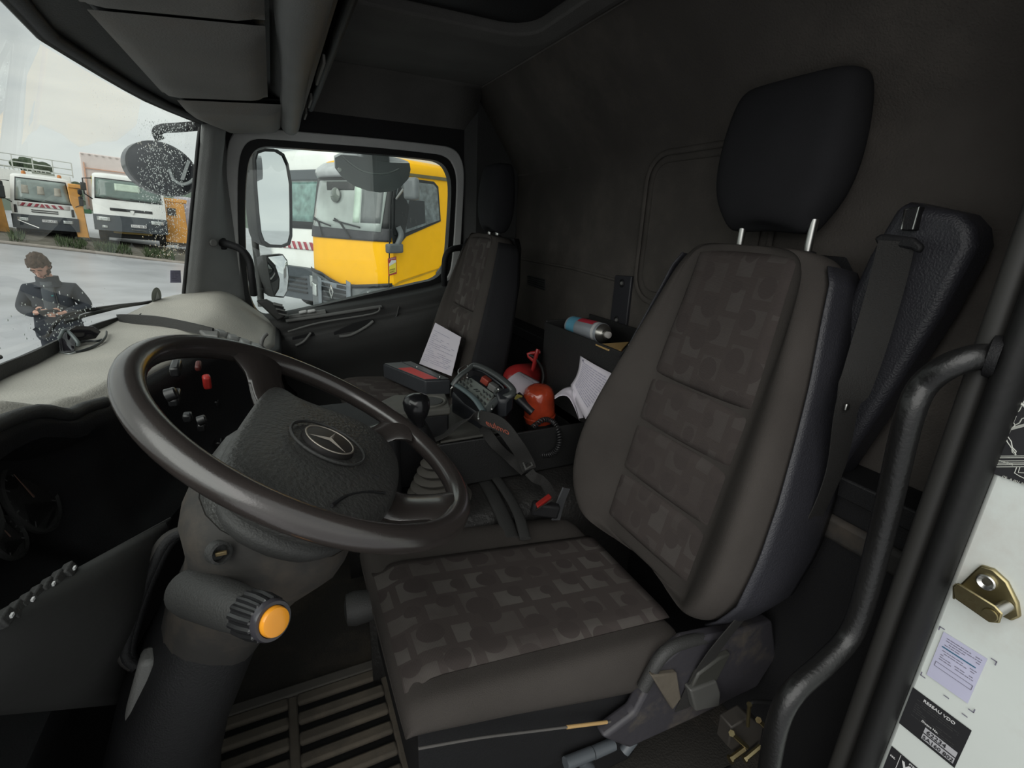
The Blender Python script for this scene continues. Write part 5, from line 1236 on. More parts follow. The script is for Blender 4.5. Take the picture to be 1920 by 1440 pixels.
def plate(parent, cab, u, z, w, h, s, off=.05):
    q = cab.f(u, z, off)
    npl = box('number_plate', q, (w, .02, h), mat('plate_white', (.7, .7, .7), .5), parent, bevel=.003)
    text('plate_text', s, h * .95, q + Vector((-w * .44, -.013, -h * .33)), (1, 0, 0), (0, 0, 1), INKB, npl)
def place(az, d, z, tilt, yaw=None):
    p = pol(az, d, z); a = rad(az if yaw is None else yaw)
    back = Vector((math.sin(a), math.cos(a), 0)); u = Vector((math.cos(a), -math.sin(a), 0)); up = Vector((0, 0, 1))
    u = (u * math.cos(rad(tilt)) - up * math.sin(rad(tilt))); up = u.cross(back)
    return Matrix.Translation(p) @ Matrix((u, back, up)).transposed().to_4x4()

# ---- truck 1: white cab with red chevrons and railed work platform
XF.append(place(-17.3, 31, .80, 4.2, yaw=-15))
t1 = thing('truck', 'white truck with red and white chevron band and railed platform, leftmost behind the man', 'truck', (0, 0, 0))
c1_ = Cab(1.06, [(.3, -.05), (.95, -.05), (1.5, .02), (2.5, .38)], .16, 1.6)
c1_.body('cab', [.95, 1.05, 1.5, 2.0, 2.48, 2.58], VW_, t1, taper=lambda z: .10 * max(0, z - 1.5), roof=.08)
c1_.patch('windscreen_rubber', [(-.93, 1.52), (.93, 1.52), (.82, 2.50), (-.82, 2.50)], VK_, t1, off=.008)
c1_.patch('windscreen', [(-.88, 1.57), (.88, 1.57), (.79, 2.45), (-.79, 2.45)], VGL, t1, off=.02)
for u in (-.55, -.05, .5): c1_.patch('seat_back', [(u - .12, 1.85), (u + .12, 1.85), (u + .1, 2.2), (u - .1, 2.2)], mat('seat_pale', (.35, .33, .28), .8), t1, off=.026, n=2)
for u0, u1 in ((-.6, -.1), (.05, .6)): tube('wiper', [c1_.f(u0, 1.62, .03), c1_.f(u1, 1.55, .04)], .018, VK_, t1, n=6)
for k in range(7):
    u = -.72 + k * .22
    sl = .09 if k < 3 else (-.09 if k > 3 else 0)
    if k == 3: c1_.patch('chevron_stripe', [(u - .09, 1.32), (u + .09, 1.32), (u + .02, 1.46), (u - .02, 1.46)], CHR, t1, off=.02, n=2)
    else: c1_.patch('chevron_stripe', [(u - .06, 1.32), (u + .05, 1.32), (u + .05 + sl, 1.46), (u - .06 + sl, 1.46)], CHR, t1, off=.02, n=2)
c1_.patch('chevron_band', [(-.85, 1.30), (.85, 1.30), (.85, 1.48), (-.85, 1.48)], CHW, t1, off=.012)
for z in (1.08, 1.16): c1_.patch('grille_slot', [(-.42, z), (.42, z), (.45, z + .045), (-.45, z + .045)], VK_, t1, off=.012, n=6)
for u in (-.93, .93): c1_.patch('corner_vane', [(u - .05, 1.02), (u + .05, 1.02), (u + .04, 1.35), (u - .04, 1.35)], VK_, t1, off=.02, n=2)
c1b = Cab(1.1, [(.3, -.14), (1.0, -.14)], .2, .5)
c1b.body('bumper', [.38, .45, .92, .96], VB_, t1, roof=.01)
for u in (-.74, .74): c1b.patch('head_lamp', [(u - .17, .70), (u + .17, .70), (u + .17, .84), (u - .17, .84)], LAMP, t1, off=.015, n=4)
plate(t1, c1b, .12, .76, .50, .11, '1734 AT 80', .03)
tube('tow_bar', [c1b.f(-.9, .72, .1), c1b.f(-.25, .45, .3)], .02, SILV, t1, n=6)
box('chassis_frame', Vector((0, 3.4, .55)), (1.6, 5.0, .70), VK_, t1, bevel=.03)
for u in (-.88, .88): wheel(t1, Vector((u, .75, .42)), .42)
for sg in (-1, 1):
    mr = box('door_mirror', Vector((sg * 1.27, .0, 1.75)), (.16, .12, .42), VK_, t1, bevel=.04)
    box('door_mirror', Vector((sg * 1.27, .0, 2.15)), (.16, .12, .22), VK_, t1, bevel=.04)
    tube('mirror_arm', [Vector((sg * 1.0, .15, 2.3)), Vector((sg * 1.27, .05, 2.3)), Vector((sg * 1.27, .05, 1.6)), Vector((sg * 1.02, .15, 1.45))], .02, VK_, t1, n=6)
for u in (-.55, .62): lathe('roof_beacon', Vector((u, .9, 2.66)), (0, 0, 1), [(0, .07), (.03, .08), (.12, .07), (.15, .03)], mat('roof_beacon', (.55, .2, .05), .3), t1, n=12)
box('roof_light_bar', Vector((.1, 1.0, 2.78)), (.75, .2, .08), mat('bar_green_grey', (.22, .24, .2), .5), t1)
box('platform_body', Vector((-.25, 4.2, 2.2)), (2.5, 4.5, 1.3), VW_, t1, bevel=.03)
for z in (2.95, 3.2, 3.5):
    tube('platform_rail', [Vector((-1.6, 2.0, z)), Vector((1.1, 2.0, z - .04))], .022, mat('rail_white', (.6, .62, .58), .5), t1, n=6)
for k in range(5):
    u = -1.6 + k * .675; tube('rail_post', [Vector((u, 2.0, 2.8)), Vector((u, 2.0, 3.5 - .01 * k))], .022, MATS['rail_white'], t1, n=6)
for k in range(12): 
    u = -1.5 + k * .15; tube('ladder_rung', [Vector((u, 1.95, 2.83)), Vector((u, 1.95, 2.97))], .015, MATS['rail_white'], t1, n=5)
tube('ladder_rail', [Vector((-1.6, 1.95, 2.98)), Vector((.3, 1.95, 2.95))], .018, MATS['rail_white'], t1, n=5)
XF.pop()
# ---- orange machine legs beside truck 1
for az, lab, w in ((-19.9, 'orange steel loader post left of the chevron truck', .5), (-14.95, 'orange steel post between the two white trucks', .42), (-8.2, 'orange machine body right of the white box truck', 1.0)):
    XF.append(place(az + (-.25 if az > -16 else -.2), 31.3, .75 if az < -10 else .55, 4))
    t = thing('loader_post', lab, 'machine', (0, 0, 0))
    h = 2.3 if w < .9 else 2.1
    box('post', Vector((0, 0, h / 2)), (w, .4, h), ORG, t, bevel=.03, rot=(0, -.06, 0))
    box('top_bracket', Vector((0, 0, h + .05)), (w * 1.15, .5, .18), ORG, t, bevel=.03)
    box('foot_plate', Vector((0, -.02, .06)), (w * 1.2, .5, .12), mat('machine_dark', (.05, .045, .04), .6), t, bevel=.02)
    if w > .9:
        box('access_panel', Vector((-.1, -.22, 1.6)), (.35, .04, .35), MATS['machine_dark'], t)
    XF.pop()
XF.append(place(-14.6, 32, .8, 4)); gc = thing('jerry_can', 'small green box hanging between the two white trucks', 'box', (0, 0, 1.1))
box('can_body', Vector((0, -.3, 1.22)), (.3, .2, .2), GRN, gc, bevel=.03); box('can_cap', Vector((.08, -.3, 1.34)), (.07, .07, .05), VK_, gc); XF.pop()
# ---- truck 2: white cab, tall pinkish box body
XF.append(place(-11.7, 30.5, .55, 4.0, yaw=-8))
t2 = thing('truck', 'white truck with dark grey bumper and tall pale box body, second from the left', 'truck', (0, 0, 0))
c2_ = Cab(1.38, [(.5, -.02), (1.3, -.02), (2.0, .02), (2.9, .22)], .18, 1.7)
c2_.body('cab', [1.28, 1.4, 2.0, 2.5, 2.95, 3.05], VW_, t2, taper=lambda z: .10 * max(0, z - 2.0), roof=.1)
c2_.patch('windscreen_rubber', [(-1.27, 2.0), (1.27, 2.0), (1.20, 2.92), (-1.20, 2.92)], VK_, t2, off=.01)
c2_.patch('windscreen', [(-1.22, 2.05), (1.22, 2.05), (1.16, 2.87), (-1.16, 2.87)], mat('truck_glass_green', (.11, .16, .14), .1, coat=.6), t2, off=.022)
c2_.patch('rear_window', [(-.5, 2.42), (.45, 2.42), (.45, 2.74), (-.5, 2.74)], mat('pale_pane', (.45, .55, .45), .5), t2, off=.03)
for u0, u1 in ((-.9, -.1), (.05, .85)): tube('wiper', [c2_.f(u0, 2.10, .04), c2_.f(u1, 2.02, .05)], .02, VK_, t2, n=6)
c2_.patch('grille_slot', [(-.75, 1.52), (.85, 1.52), (.85, 1.64), (-.75, 1.64)], VK_, t2, off=.012)
dq = c2_.f(.08, 1.50, .03)
prism('badge', [dq + Vector((-.09, 0, .07)), dq + Vector((0, 0, .10)), dq + Vector((.09, 0, .07)), dq + Vector((.05, 0, -.02)), dq + Vector((0, 0, -.09)), dq + Vector((-.05, 0, -.02))], (0, -.02, 0), VW_, t2)
c2b = Cab(1.40, [(.5, -.12), (1.3, -.12)], .2, .7)
c2b.body('bumper', [.60, .68, 1.25, 1.30], VB_, t2, roof=.01)
for u in (-1.02, 1.02): c2b.patch('head_lamp', [(u - .24, 1.03), (u + .24, 1.03), (u + .24, 1.2), (u - .24, 1.2)], LAMP, t2, off=.015, n=4)
c2b.patch('fog_lamp', [(-1.1, .72), (-.9, .72), (-.9, .82), (-1.1, .82)], LAMP, t2, off=.015, n=2)
plate(t2, c2b, .28, .90, .60, .13, '5352 BB 80', .03)
tube('tow_bar', [c2b.f(0, .72, .1), c2b.f(.55, .70, .1)], .018, SILV, t2, n=6)
box('chassis_frame', Vector((0, 3.6, .62)), (2.1, 5.4, .75), VK_, t2, bevel=.03)
for u in (-1.15, 1.15): wheel(t2, Vector((u, .8, .50)), .50)
for sg in (-1,):
    box('door_mirror', Vector((sg * 1.60, .0, 2.45)), (.2, .14, .34), VK_, t2, bevel=.04)
    tube('mirror_arm', [Vector((sg * 1.3, .2, 2.85)), Vector((sg * 1.6, .05, 2.8)), Vector((sg * 1.6, .05, 2.15)), Vector((sg * 1.35, .2, 1.95))], .03, VK_, t2, n=6)
BOXM = mat('box_body_pink', (.66, .58, .55), .6, var=.03)
bxc = Vector((-.30, 5.2, 2.72))
box('box_body', bxc, (3.1, 5.8, 2.64), BOXM, t2, bevel=.04)
for k in range(12): box('body_rib', Vector((-1.75 + k * .26, 2.27, 3.97)), (.09, .03, .05), mat('body_rib', (.42, .36, .33), .6), t2, bevel=0)
box('body_frame', Vector((-.25, 2.25, 3.35)), (2.9, .04, .04), mat('body_frame_orange', (.62, .35, .24), .6), t2, bevel=0)
box('body_frame', Vector((-1.72, 2.25, 2.6)), (.05, .04, 2.0), MATS['body_frame_orange'], t2, bevel=0)
box('side_stripe', Vector((-1.5, 2.25, 2.1)), (.06, .04, 1.8), mat('stripe_yellow', (.5, .42, .08), .6), t2, bevel=0)
box('fuel_tank', Vector((-1.15, 2.6, .95)), (.5, .9, .6), VK_, t2, bevel=.08)
box('skid_plate', Vector((.0, 1.5, .55)), (1.5, 2.4, .12), mat('axle_yellow', (.45, .33, .12), .7), t2, bevel=.03)
XF.pop()
# pale container at far right of windscreen
XF.append(place(-7.0, 33, .3, 4)); ct_ = thing('container', 'pale container seen by the windscreen pillar, right of the orange machine', 'container', (0, 0, 0))
box('container_shell', Vector((0, .8, 1.3)), (1.6, 1.8, 2.6), mat('container_pale', (.62, .60, .66), .6), ct_, bevel=.02)
for k in range(9): box('corrugation', Vector((-.72 + k * .18, -.12, 1.3)), (.07, .05, 2.4), mat('container_rib', (.55, .53, .58), .6), ct_, bevel=.01)
XF.pop()
# truck 0 at the left edge (only a sliver)
XF.append(place(-22.2, 30, 1.0, 4)); t0_ = thing('truck', 'dark edge of another parked truck cut by the left border of the frame', 'truck', (0, 0, 0))
c0 = Cab(1.1, [(.3, 0), (2.6, .2)], .15, 1.5); c0.body('cab', [.5, 1.5, 2.5], VW_, t0_); c0.patch('windscreen', [(-.9, 1.6), (.9, 1.6), (.85, 2.4), (-.85, 2.4)], VG_, t0_)
for u in (-.9, .9): wheel(t0_, Vector((u, .7, .42)), .42)
box('door_mirror', Vector((1.35, 0, 1.8)), (.2, .14, .5), VK_, t0_, bevel=.04); XF.pop()

# ---- yellow truck close beside the passenger window
hd = Vector((-.848, -.53, 0)).normalized(); Ay = Vector((1.72, 8.83, 0)); uy = Vector((.53, -.848, 0)).normalized()
XF.append(Matrix.Translation(Ay - uy * 1.12) @ Matrix((uy, -hd, Vector((0, 0, 1)))).transposed().to_4x4())
YEL = mat('truck_yellow', (.95, .48, .0), .45, spec=.25, var=.04, dirt=(.8, .42, .02), dirt_amt=.25)
GREYB = mat('truck_cladding', (.10, .11, .115), .6, var=.15, dirt=(.2, .2, .19), dirt_amt=.5)
t3 = thing('truck', 'bright yellow truck cab with grey bumper standing right outside the passenger window', 'truck', (0, .8, 0))
cy = Cab(1.12, [(.5, .04), (1.05, .02), (1.3, .0), (1.95, .03), (2.85, .22), (3.1, .30), (3.3, .45)], .16, 1.75, p=5)
cy.body('cab', [1.05, 1.3, 1.6, 1.92, 2.4, 2.9, 3.1, 3.22], YEL, t3, taper=lambda z: .05 * max(0, z - 2.0), roof=.10)
cy.patch('scuttle_panel', [(-1.11, 1.90), (1.10, 1.90), (1.10, 2.12), (-1.11, 2.12)], mat('scuttle_dark', (.03, .03, .035), .6, dirt=(.12, .12, .12), dirt_amt=.5), t3, off=.015, n=20)
cy.patch('windscreen_surround', [(-1.09, 2.08), (1.09, 2.08), (1.05, 2.98), (-1.05, 2.98)], VK_, t3, off=.012, n=16)
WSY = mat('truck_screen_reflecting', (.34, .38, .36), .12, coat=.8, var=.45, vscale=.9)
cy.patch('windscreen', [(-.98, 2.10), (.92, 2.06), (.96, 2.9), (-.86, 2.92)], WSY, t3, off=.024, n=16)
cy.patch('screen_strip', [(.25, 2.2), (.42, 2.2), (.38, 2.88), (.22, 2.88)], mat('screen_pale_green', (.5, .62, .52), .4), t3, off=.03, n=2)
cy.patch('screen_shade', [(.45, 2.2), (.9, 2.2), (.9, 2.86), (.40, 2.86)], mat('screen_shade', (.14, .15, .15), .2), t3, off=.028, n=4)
cy.patch('sun_blind', [(-.55, 2.75), (.2, 2.75), (.2, 2.9), (-.6, 2.9)], VK_, t3, off=.03, n=4)
mrp = cy.f(-.25, 2.66, .05)
lathe('kerb_mirror', mrp, (0, -1, .1), [(0, .12), (.03, .13), (.05, .10), (.055, .0)], mat('kerb_mirror_face', (.08, .10, .08), .1, coat=1.), t3, n=20)
def roofw(u, v): 
    q = cy.f(-1.08 + 2.16 * u, 2.98 + .27 * v, .02 + .08 * math.sin(math.pi * v)); return q
grid('roof_deflector', roofw, 16, 6, mat('roof_silver', (.42, .43, .44), .35, coat=.4), t3, th=.01, smooth=70)
for u0, u1 in ((-.85, -.5), (-.2, .3)):
    tube('wiper', [cy.f(u1 - .05, 1.93, .06), cy.f(u0 + .18, 2.17, .07), cy.f(u0 - .02, 2.25, .06)], .018, VK_, t3, n=6)
    tube('wiper', [cy.f(u0 - .05, 2.22, .06), cy.f(u1 + .18, 2.12, .06)], .014, VK_, t3, n=6)
# bumper and grille
cyb = Cab(1.14, [(.3, -.12), (1.3, -.06)], .2, .9, p=4)
def lowedge(u): return interp(u, [(-1.14, 1.28), (-.95, 1.27), (-.6, 1.24), (-.3, 1.14), (0, 1.07), (.4, 1.09), (1.14, 1.17)])
grid('bumper', lambda a, b: cyb.f(-1.14 + 2.28 * a, .45 + (lowedge(-1.14 + 2.28 * a) - .45) * b, .0), 28, 6, GREYB, t3, th=.03, smooth=60)
grid('front_gap', lambda a, b: cyb.f(-1.14 + 2.28 * a, lowedge(-1.14 + 2.28 * a) - .03 + .06 * b, .03), 28, 1, VK_, t3, th=.02)
for z in (.93, .83, .73): cyb.patch('grille_slot', [(-.55, z), (.2, z - .01), (.2, z + .055), (-.55, z + .065)], VK_, t3, off=.03, n=6)
for u in (-.62, .24): cyb.patch('grille_frame', [(u - .06, .6), (u + .06, .6), (u + .06, 1.14), (u - .06, 1.18)], mat('frame_steel', (.16, .18, .2), .5), t3, off=.05, n=3)
cyb.patch('grille_bar', [(-.62, 1.0), (.24, .98), (.24, 1.08), (-.62, 1.12)], MATS['frame_steel'], t3, off=.05, n=5)
for u in (-.4, .05): cyb.patch('grille_opening', [(u - .13, 1.02), (u + .13, 1.01), (u + .12, 1.07), (u - .12, 1.08)], VK_, t3, off=.06, n=3)
dc_ = cyb.f(-.18, .93, .09)
ringplate('diamond_badge', [dc_ + Vector((x, 0, z)) for x, z in ((0, .13), (.065, 0), (0, -.13), (-.065, 0))], [dc_ + Vector((x, 0, z)) for x, z in ((0, .07), (.03, 0), (0, -.07), (-.03, 0))], (0, -.025, 0), SILV, t3, bevel=.004)
for u in (-.95, .85): cyb.patch('head_lamp', [(u - .16, .78), (u + .16, .78), (u + .16, 1.0), (u - .16, 1.02)], LAMP, t3, off=.03, n=4)
cyb.patch('step_plate', [(-.45, .55), (.35, .52), (.35, .60), (-.45, .64)], MATS['frame_steel'], t3, off=.08, n=5)
for sg in (-1, 1): wheel(t3, Vector((sg * .95, 1.2, .5)), .5)
# door side: u = +1.12 face
def sp_(d, z, o=.0): return Vector((1.12 + o - .05 * max(0, z - 2.0), d, z))
def sidepoly(name, pts, m, o=.01, th=.012, par=None): return prism(name, [sp_(d, z, o) for d, z in pts], (th, 0, 0), m, par or t3, bevel=.0)
sidepoly('door_seal', [(.17, 1.86), (.15, 2.0), (.2, 2.5), (.3, 2.88), (.45, 2.98), (1.3, 2.98), (1.42, 2.9), (1.45, 2.28), (.5, 2.0), (.33, 1.86)], VK_, .0)
sidepoly('door_window', [(.42, 2.05), (.24, 2.12), (.26, 2.5), (.36, 2.85), (.5, 2.93), (1.28, 2.93), (1.37, 2.86), (1.40, 2.30)], mat('side_glass', (.10, .12, .125), .15, coat=.6, var=.6, vscale=9), .012)
sidepoly('mirror_corner', [(.20, 2.02), (.44, 2.02), (.60, 2.5), (.40, 2.86), (.27, 2.6)], VK_, .016)
sidepoly('seat_silhouette', [(.5, 2.12), (1.0, 2.24), (1.0, 2.62), (.62, 2.62), (.5, 2.4)], mat('seat_shadow', (.02, .022, .025), .3), .022, .004)
sidepoly('door_gap', [(.02, 1.05), (.035, 1.05), (.10, 1.9), (.17, 2.5), (.15, 2.5), (.08, 1.9)], VK_, .002)
sidepoly('roof_groove', [(.45, 3.06), (1.75, 3.08), (1.75, 3.02), (.45, 3.01)], mat('groove_olive', (.13, .11, .05), .7), .01)
sidepoly('door_crease', [(.05, 1.12), (.3, 1.22), (1.5, 1.42), (1.5, 1.40), (.3, 1.18), (.05, 1.08)], mat('crease_dark_yellow', (.45, .25, .0), .4), .004, .006)
sidepoly('side_step_fin', [(1.28, 1.32), (1.5, 1.5), (1.6, 1.5), (1.6, 1.2), (1.3, 1.2)], GREYB, .01)
box('door_mirror', Vector((1.47, .30, 2.78)), (.30, .14, .36), mat('mirror_housing', (.14, .15, .155), .45), t3, bevel=.06, seg=3)
tube('mirror_arm', [sp_(.22, 1.84, .05), sp_(.30, 2.02, .08), sp_(.26, 2.16, .06)], .05, GREYB, t3, smooth_path=4)
tube('mirror_arm', [sp_(.28, 2.62, .04), Vector((1.33, .26, 2.78))], .02, SILV, t3)
box('arm_foot', sp_(.16, 1.80, .05), (.12, .34, .16), GREYB, t3, bevel=.03)
# yellow and red warning sticker on the door corner
wlab = sidepoly('warning_label', [(.03, 1.33), (.23, 1.36), (.23, 1.66), (.03, 1.63)], mat('label_dark_red', (.35, .03, .03), .5), .012, .003)
sidepoly('label_field', [(.05, 1.36), (.21, 1.39), (.21, 1.57), (.05, 1.55)], mat('label_yellow', (.75, .6, .05), .5), .016, .003, wlab)
sidepoly('label_picture', [(.05, 1.50), (.21, 1.56), (.21, 1.60), (.10, 1.60), (.05, 1.53)], CHW, .021, .003, wlab)
text('label_text', 'ATTENTION', .028, sp_(.05, 1.605, .018), (0, 1, .12), (0, 0, 1), INKW, wlab)
text('label_text', 'ANGLES', .036, sp_(.055, 1.42, .0225), (0, 1, .12), (0, 0, 1), INKB, wlab)
text('label_text', 'MORTS', .036, sp_(.055, 1.38, .0225), (0, 1, .12), (0, 0, 1), INKB, wlab)
box('chassis_body', Vector((0, 4.0, 2.0)), (2.3, 3.6, 2.2), YEL, t3, bevel=.05)
XF.pop()
# ---- white truck beyond the yellow one
A2 = Vector((1.02, 11.46, 0))
XF.append(Matrix.Translation(A2 - uy * 1.2) @ Matrix((uy, -hd, Vector((0, 0, 1)))).transposed().to_4x4())
t4 = thing('truck', 'white truck cab half hidden behind the yellow truck and the door mirrors', 'truck', (0, .8, 0))
cw = Cab(1.2, [(.5, .0), (1.9, .03), (3.3, .3)], .16, 1.7, p=5)
cw.body('cab', [1.15, 1.3, 1.9, 2.6, 3.3, 3.5], VW_, t4, roof=.15)
cw.patch('windscreen_surround', [(-1.14, 2.0), (1.14, 2.0), (1.1, 3.1), (-1.1, 3.1)], VK_, t4, off=.012, n=16)
cw.patch('windscreen', [(-1.05, 2.15), (1.0, 2.15), (1.0, 3.0), (-1.05, 3.0)], mat('truck_glass_teal', (.14, .24, .22), .12, coat=.6, var=.4), t4, off=.024, n=16)
cw.patch('sun_blind', [(-1.1, 3.0), (1.1, 3.0), (1.1, 3.22), (-1.1, 3.22)], VB_, t4, off=.06, n=16)
cw.patch('chevron_band', [(-1.1, 1.55), (1.1, 1.55), (1.1, 1.72), (-1.1, 1.72)], CHW, t4, off=.012, n=12)
for k in range(10): u = -1.05 + k * .21; cw.patch('chevron_stripe', [(u, 1.55), (u + .1, 1.55), (u + .02, 1.72), (u - .08, 1.72)], CHR, t4, off=.02, n=2)
cwb = Cab(1.22, [(.4, -.1), (1.3, -.1)], .2, .8); cwb.body('bumper', [.45, .6, 1.1, 1.16], VB_, t4, roof=.01)
for u in (-.85, .85): cwb.patch('head_lamp', [(u - .22, .78), (u + .22, .78), (u + .22, 1.02), (u - .22, 1.02)], LAMP, t4, off=.02, n=4)
for z in (.6, .7, .8, .9): cwb.patch('grille_slot', [(-.5, z), (.5, z), (.5, z + .04), (-.5, z + .04)], VK_, t4, off=.02, n=6)
for sg in (-1, 1): wheel(t4, Vector((sg * 1.0, 1.2, .5)), .5)
box('box_body', Vector((0, 4.8, 2.6)), (2.5, 5.5, 2.6), VW_, t4, bevel=.04)
XF.pop()
# red and orange machinery far behind the yellow roof
for k, (az, w, m_, lab) in enumerate(((13.6, .5, ORG, 'orange crane jib showing over the yellow truck roof'), (15.6, .8, mat('far_red', (.4, .07, .05), .6), 'red crane body showing over the yellow truck roof'), (18.2, .7, mat('far_red2', (.45, .12, .12), .6), 'pinkish red machine at the top right corner of the passenger window'))):
    XF.append(place(az, 28 + 5 * k, 0, 0)); t = thing('crane', lab, 'crane', (0, 0, 0))
    box('crane_body', Vector((0, 1, 1.85)), (w * 2, 2, 3.7), m_, t, bevel=.05)
    tube('crane_jib', [Vector((-w, 0, 3.2)), Vector((0, 0, 5.4)), Vector((w, 0, 5.0))], .16, m_, t, n=6); box('crane_cab', Vector((w * .5, .5, 4.3)), (.9, 1.2, 1.2), m_, t, bevel=.06)
    tube('crane_jib', [Vector((w, 0, 4.9)), Vector((-w * .6, 0, 4.6))], .12, VW_, t, n=6)
    XF.pop()
# shed added out of view, only to be reflected in the door mirror
XF.append(Matrix.Translation(Vector((14, 9, 0)))); sh = thing('mirror_shed', 'low grey shed added out of view behind the truck for the door mirror to reflect', 'shed', (0, 0, 0))
box('shed_wall', Vector((0, 0, 1.1)), (3, 5, 2.2), mat('shed_grey', (.2, .2, .2), .8), sh); box('shed_roof', Vector((0, 0, 2.25)), (3.3, 5.3, .2), VW_, sh); XF.pop()

# ---- outside mirrors of our cab
om = thing('front_mirror', 'oval black kerb mirror hanging outside the windscreen corner, spotted with rain', 'mirror', P(303, 315, 'y', 2.35))
cE = Vector((303, 315)); 
def ell(s, y=2.35, k=36):
    r = []
    for i in range(k):
        a = 2 * math.pi * i / k; x, yy = 73 * math.cos(a) * s, 47 * math.sin(a) * s; t = rad(26); r.append(P(303 + x * math.cos(t) - yy * math.sin(t), 316 + x * math.sin(t) + yy * math.cos(t), 'y', y))
    return r
bk_ = Vector((-.05, .08, .0))
loft('mirror_shell', [[p for p in ell(.95)], [p for p in ell(1.0)], [p + bk_ * .5 for p in ell(.97)], [p + bk_ for p in ell(.75)], [p + bk_ * 1.3 for p in ell(.3)]], mat('mirror_shell', (.03, .032, .036), .35, coat=.3), om, smooth=60)
loft('mirror_pane', [[p - Vector((0, .002, 0)) for p in ell(.93)], [p - Vector((0, .012, 0)) for p in ell(.7)], [p - Vector((0, .018, 0)) for p in ell(.35)], [p - Vector((0, .02, 0)) for p in ell(.02)]], mat('mirror_dark_reflection', (.03, .032, .038), .5, spec=.2, var=.3, vscale=5), om, smooth=60)  # dark reflection of the cab front is painted into the pane colour
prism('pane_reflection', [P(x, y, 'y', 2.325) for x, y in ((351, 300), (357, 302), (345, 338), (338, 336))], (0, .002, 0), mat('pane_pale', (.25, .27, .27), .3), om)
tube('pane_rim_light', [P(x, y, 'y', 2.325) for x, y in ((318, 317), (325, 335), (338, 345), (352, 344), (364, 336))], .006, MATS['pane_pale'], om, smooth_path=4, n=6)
tube('mirror_arm', [P(300, 262, 'y', 2.37), P(294, 248, 'y', 2.36), P(305, 241, 'y', 2.33), P(335, 239, 'y', 2.28), P(372, 236, 'y', 2.22)], .016, PL_BLACK, om, smooth_path=4)
mm = thing('door_mirror', 'tall rounded main door mirror outside the passenger window', 'mirror', P(515, 370, 'y', 2.42))
MN = Vector((.73, -.683, 0)).normalized(); M0 = P(512, 370, 'y', 2.45)
mpx = [(478, 300), (482, 287), (495, 283), (517, 284), (530, 292), (538, 310), (544, 345), (545, 400), (545, 440), (541, 455), (530, 460), (505, 459), (494, 452), (488, 436), (484, 400), (480, 350)]
MQ = [PN(x, y, M0, MN) for x, y in mpx]
prism('mirror_pane', MQ, -MN * .004, MIRROR, mm, smooth=0)
mc = sum(MQ, Vector()) / len(MQ)
loft('mirror_shell', [[mc + (p - mc) * .9 - MN * .006 for p in MQ], [mc + (p - mc) * 1.02 - MN * .006 for p in MQ], [mc + (p - mc) * 1.06 - MN * .01 for p in MQ], [mc + (p - mc) * 1.0 - MN * .06 for p in MQ], [mc + (p - mc) * .7 - MN * .09 for p in MQ]], PL_DARK, mm, smooth=60)
loft('shell_rim', [[mc + (p - mc) * 1.045 - MN * .006 for p in MQ], [mc + (p - mc) * 1.045 + MN * .006 for p in MQ], [mc + (p - mc) * .99 + MN * .006 for p in MQ], [mc + (p - mc) * .99 - MN * .002 for p in MQ]], PL_BLACK, mm, cap=False, smooth=30)
prism('shell_side', [P(x, y, 'y', 2.52) for x, y in ((466, 285), (478, 284), (490, 380), (500, 455), (490, 450), (468, 420))], (0, .05, 0), mat('mirror_arm_blue', (.03, .03, .045), .4), mm, bevel=.01)
tube('mirror_arm', [P(474, 290, 'y', 2.5), P(478, 450, 'y', 2.5), P(486, 520, 'y', 2.48), P(490, 575, 'y', 2.45)], .014, PL_DARK, mm)
wm_ = thing('wide_mirror', 'small wide-angle mirror below the tall door mirror', 'mirror', P(518, 520, 'y', 2.42))
wpx2 = [(500, 482), (530, 479), (538, 490), (541, 520), (538, 545), (532, 556), (515, 554), (508, 530)]
W0 = P(518, 520, 'y', 2.45); WQ = [PN(x, y, W0, MN) for x, y in wpx2]; wc = sum(WQ, Vector()) / len(WQ)
loft('mirror_pane', [WQ, [wc + (p - wc) * .6 + MN * .010 for p in WQ], [wc + (p - wc) * .1 + MN * .014 for p in WQ]], MIRROR, wm_, smooth=70)
loft('mirror_shell', [[wc + (p - wc) * 1.06 for p in WQ], [wc + (p - wc) * 1.08 - MN * .02 for p in WQ], [wc + (p - wc) * .9 - MN * .07 for p in WQ]], PL_DARK, wm_, smooth=60)
prism('shell_side', [P(x, y, 'y', 2.5) for x, y in ((493, 486), (503, 481), (510, 530), (516, 555), (500, 556), (495, 530))], (0, .05, 0), PL_GREY, wm_, bevel=.01)
rm = thing('ramp_mirror', 'grey boat-shaped kerb mirror hanging above the passenger window', 'mirror', P(700, 325, 'y', 2.30))
rp = [(628, 296), (640, 290), (668, 292), (700, 300), (735, 305), (768, 306), (770, 318), (766, 335), (752, 350), (735, 359), (712, 361), (690, 358), (665, 349), (642, 333), (629, 316)]
rq = [P(x, y, 'y', 2.28) for x, y in rp]; rc_ = sum(rq, Vector()) / len(rq)
RMG = mat('ramp_mirror_grey', (.30, .31, .32), .4, bump=.2, coat=.15)
loft('mirror_shell', [rq, [rc_ + (p - rc_) * 1.0 + Vector((0, .02, .004)) for p in rq], [rc_ + (p - rc_) * .95 + Vector((0, .10, .02)) for p in rq], [rc_ + (p - rc_) * .7 + Vector((0, .16, .03)) for p in rq]], RMG, rm, smooth=50)
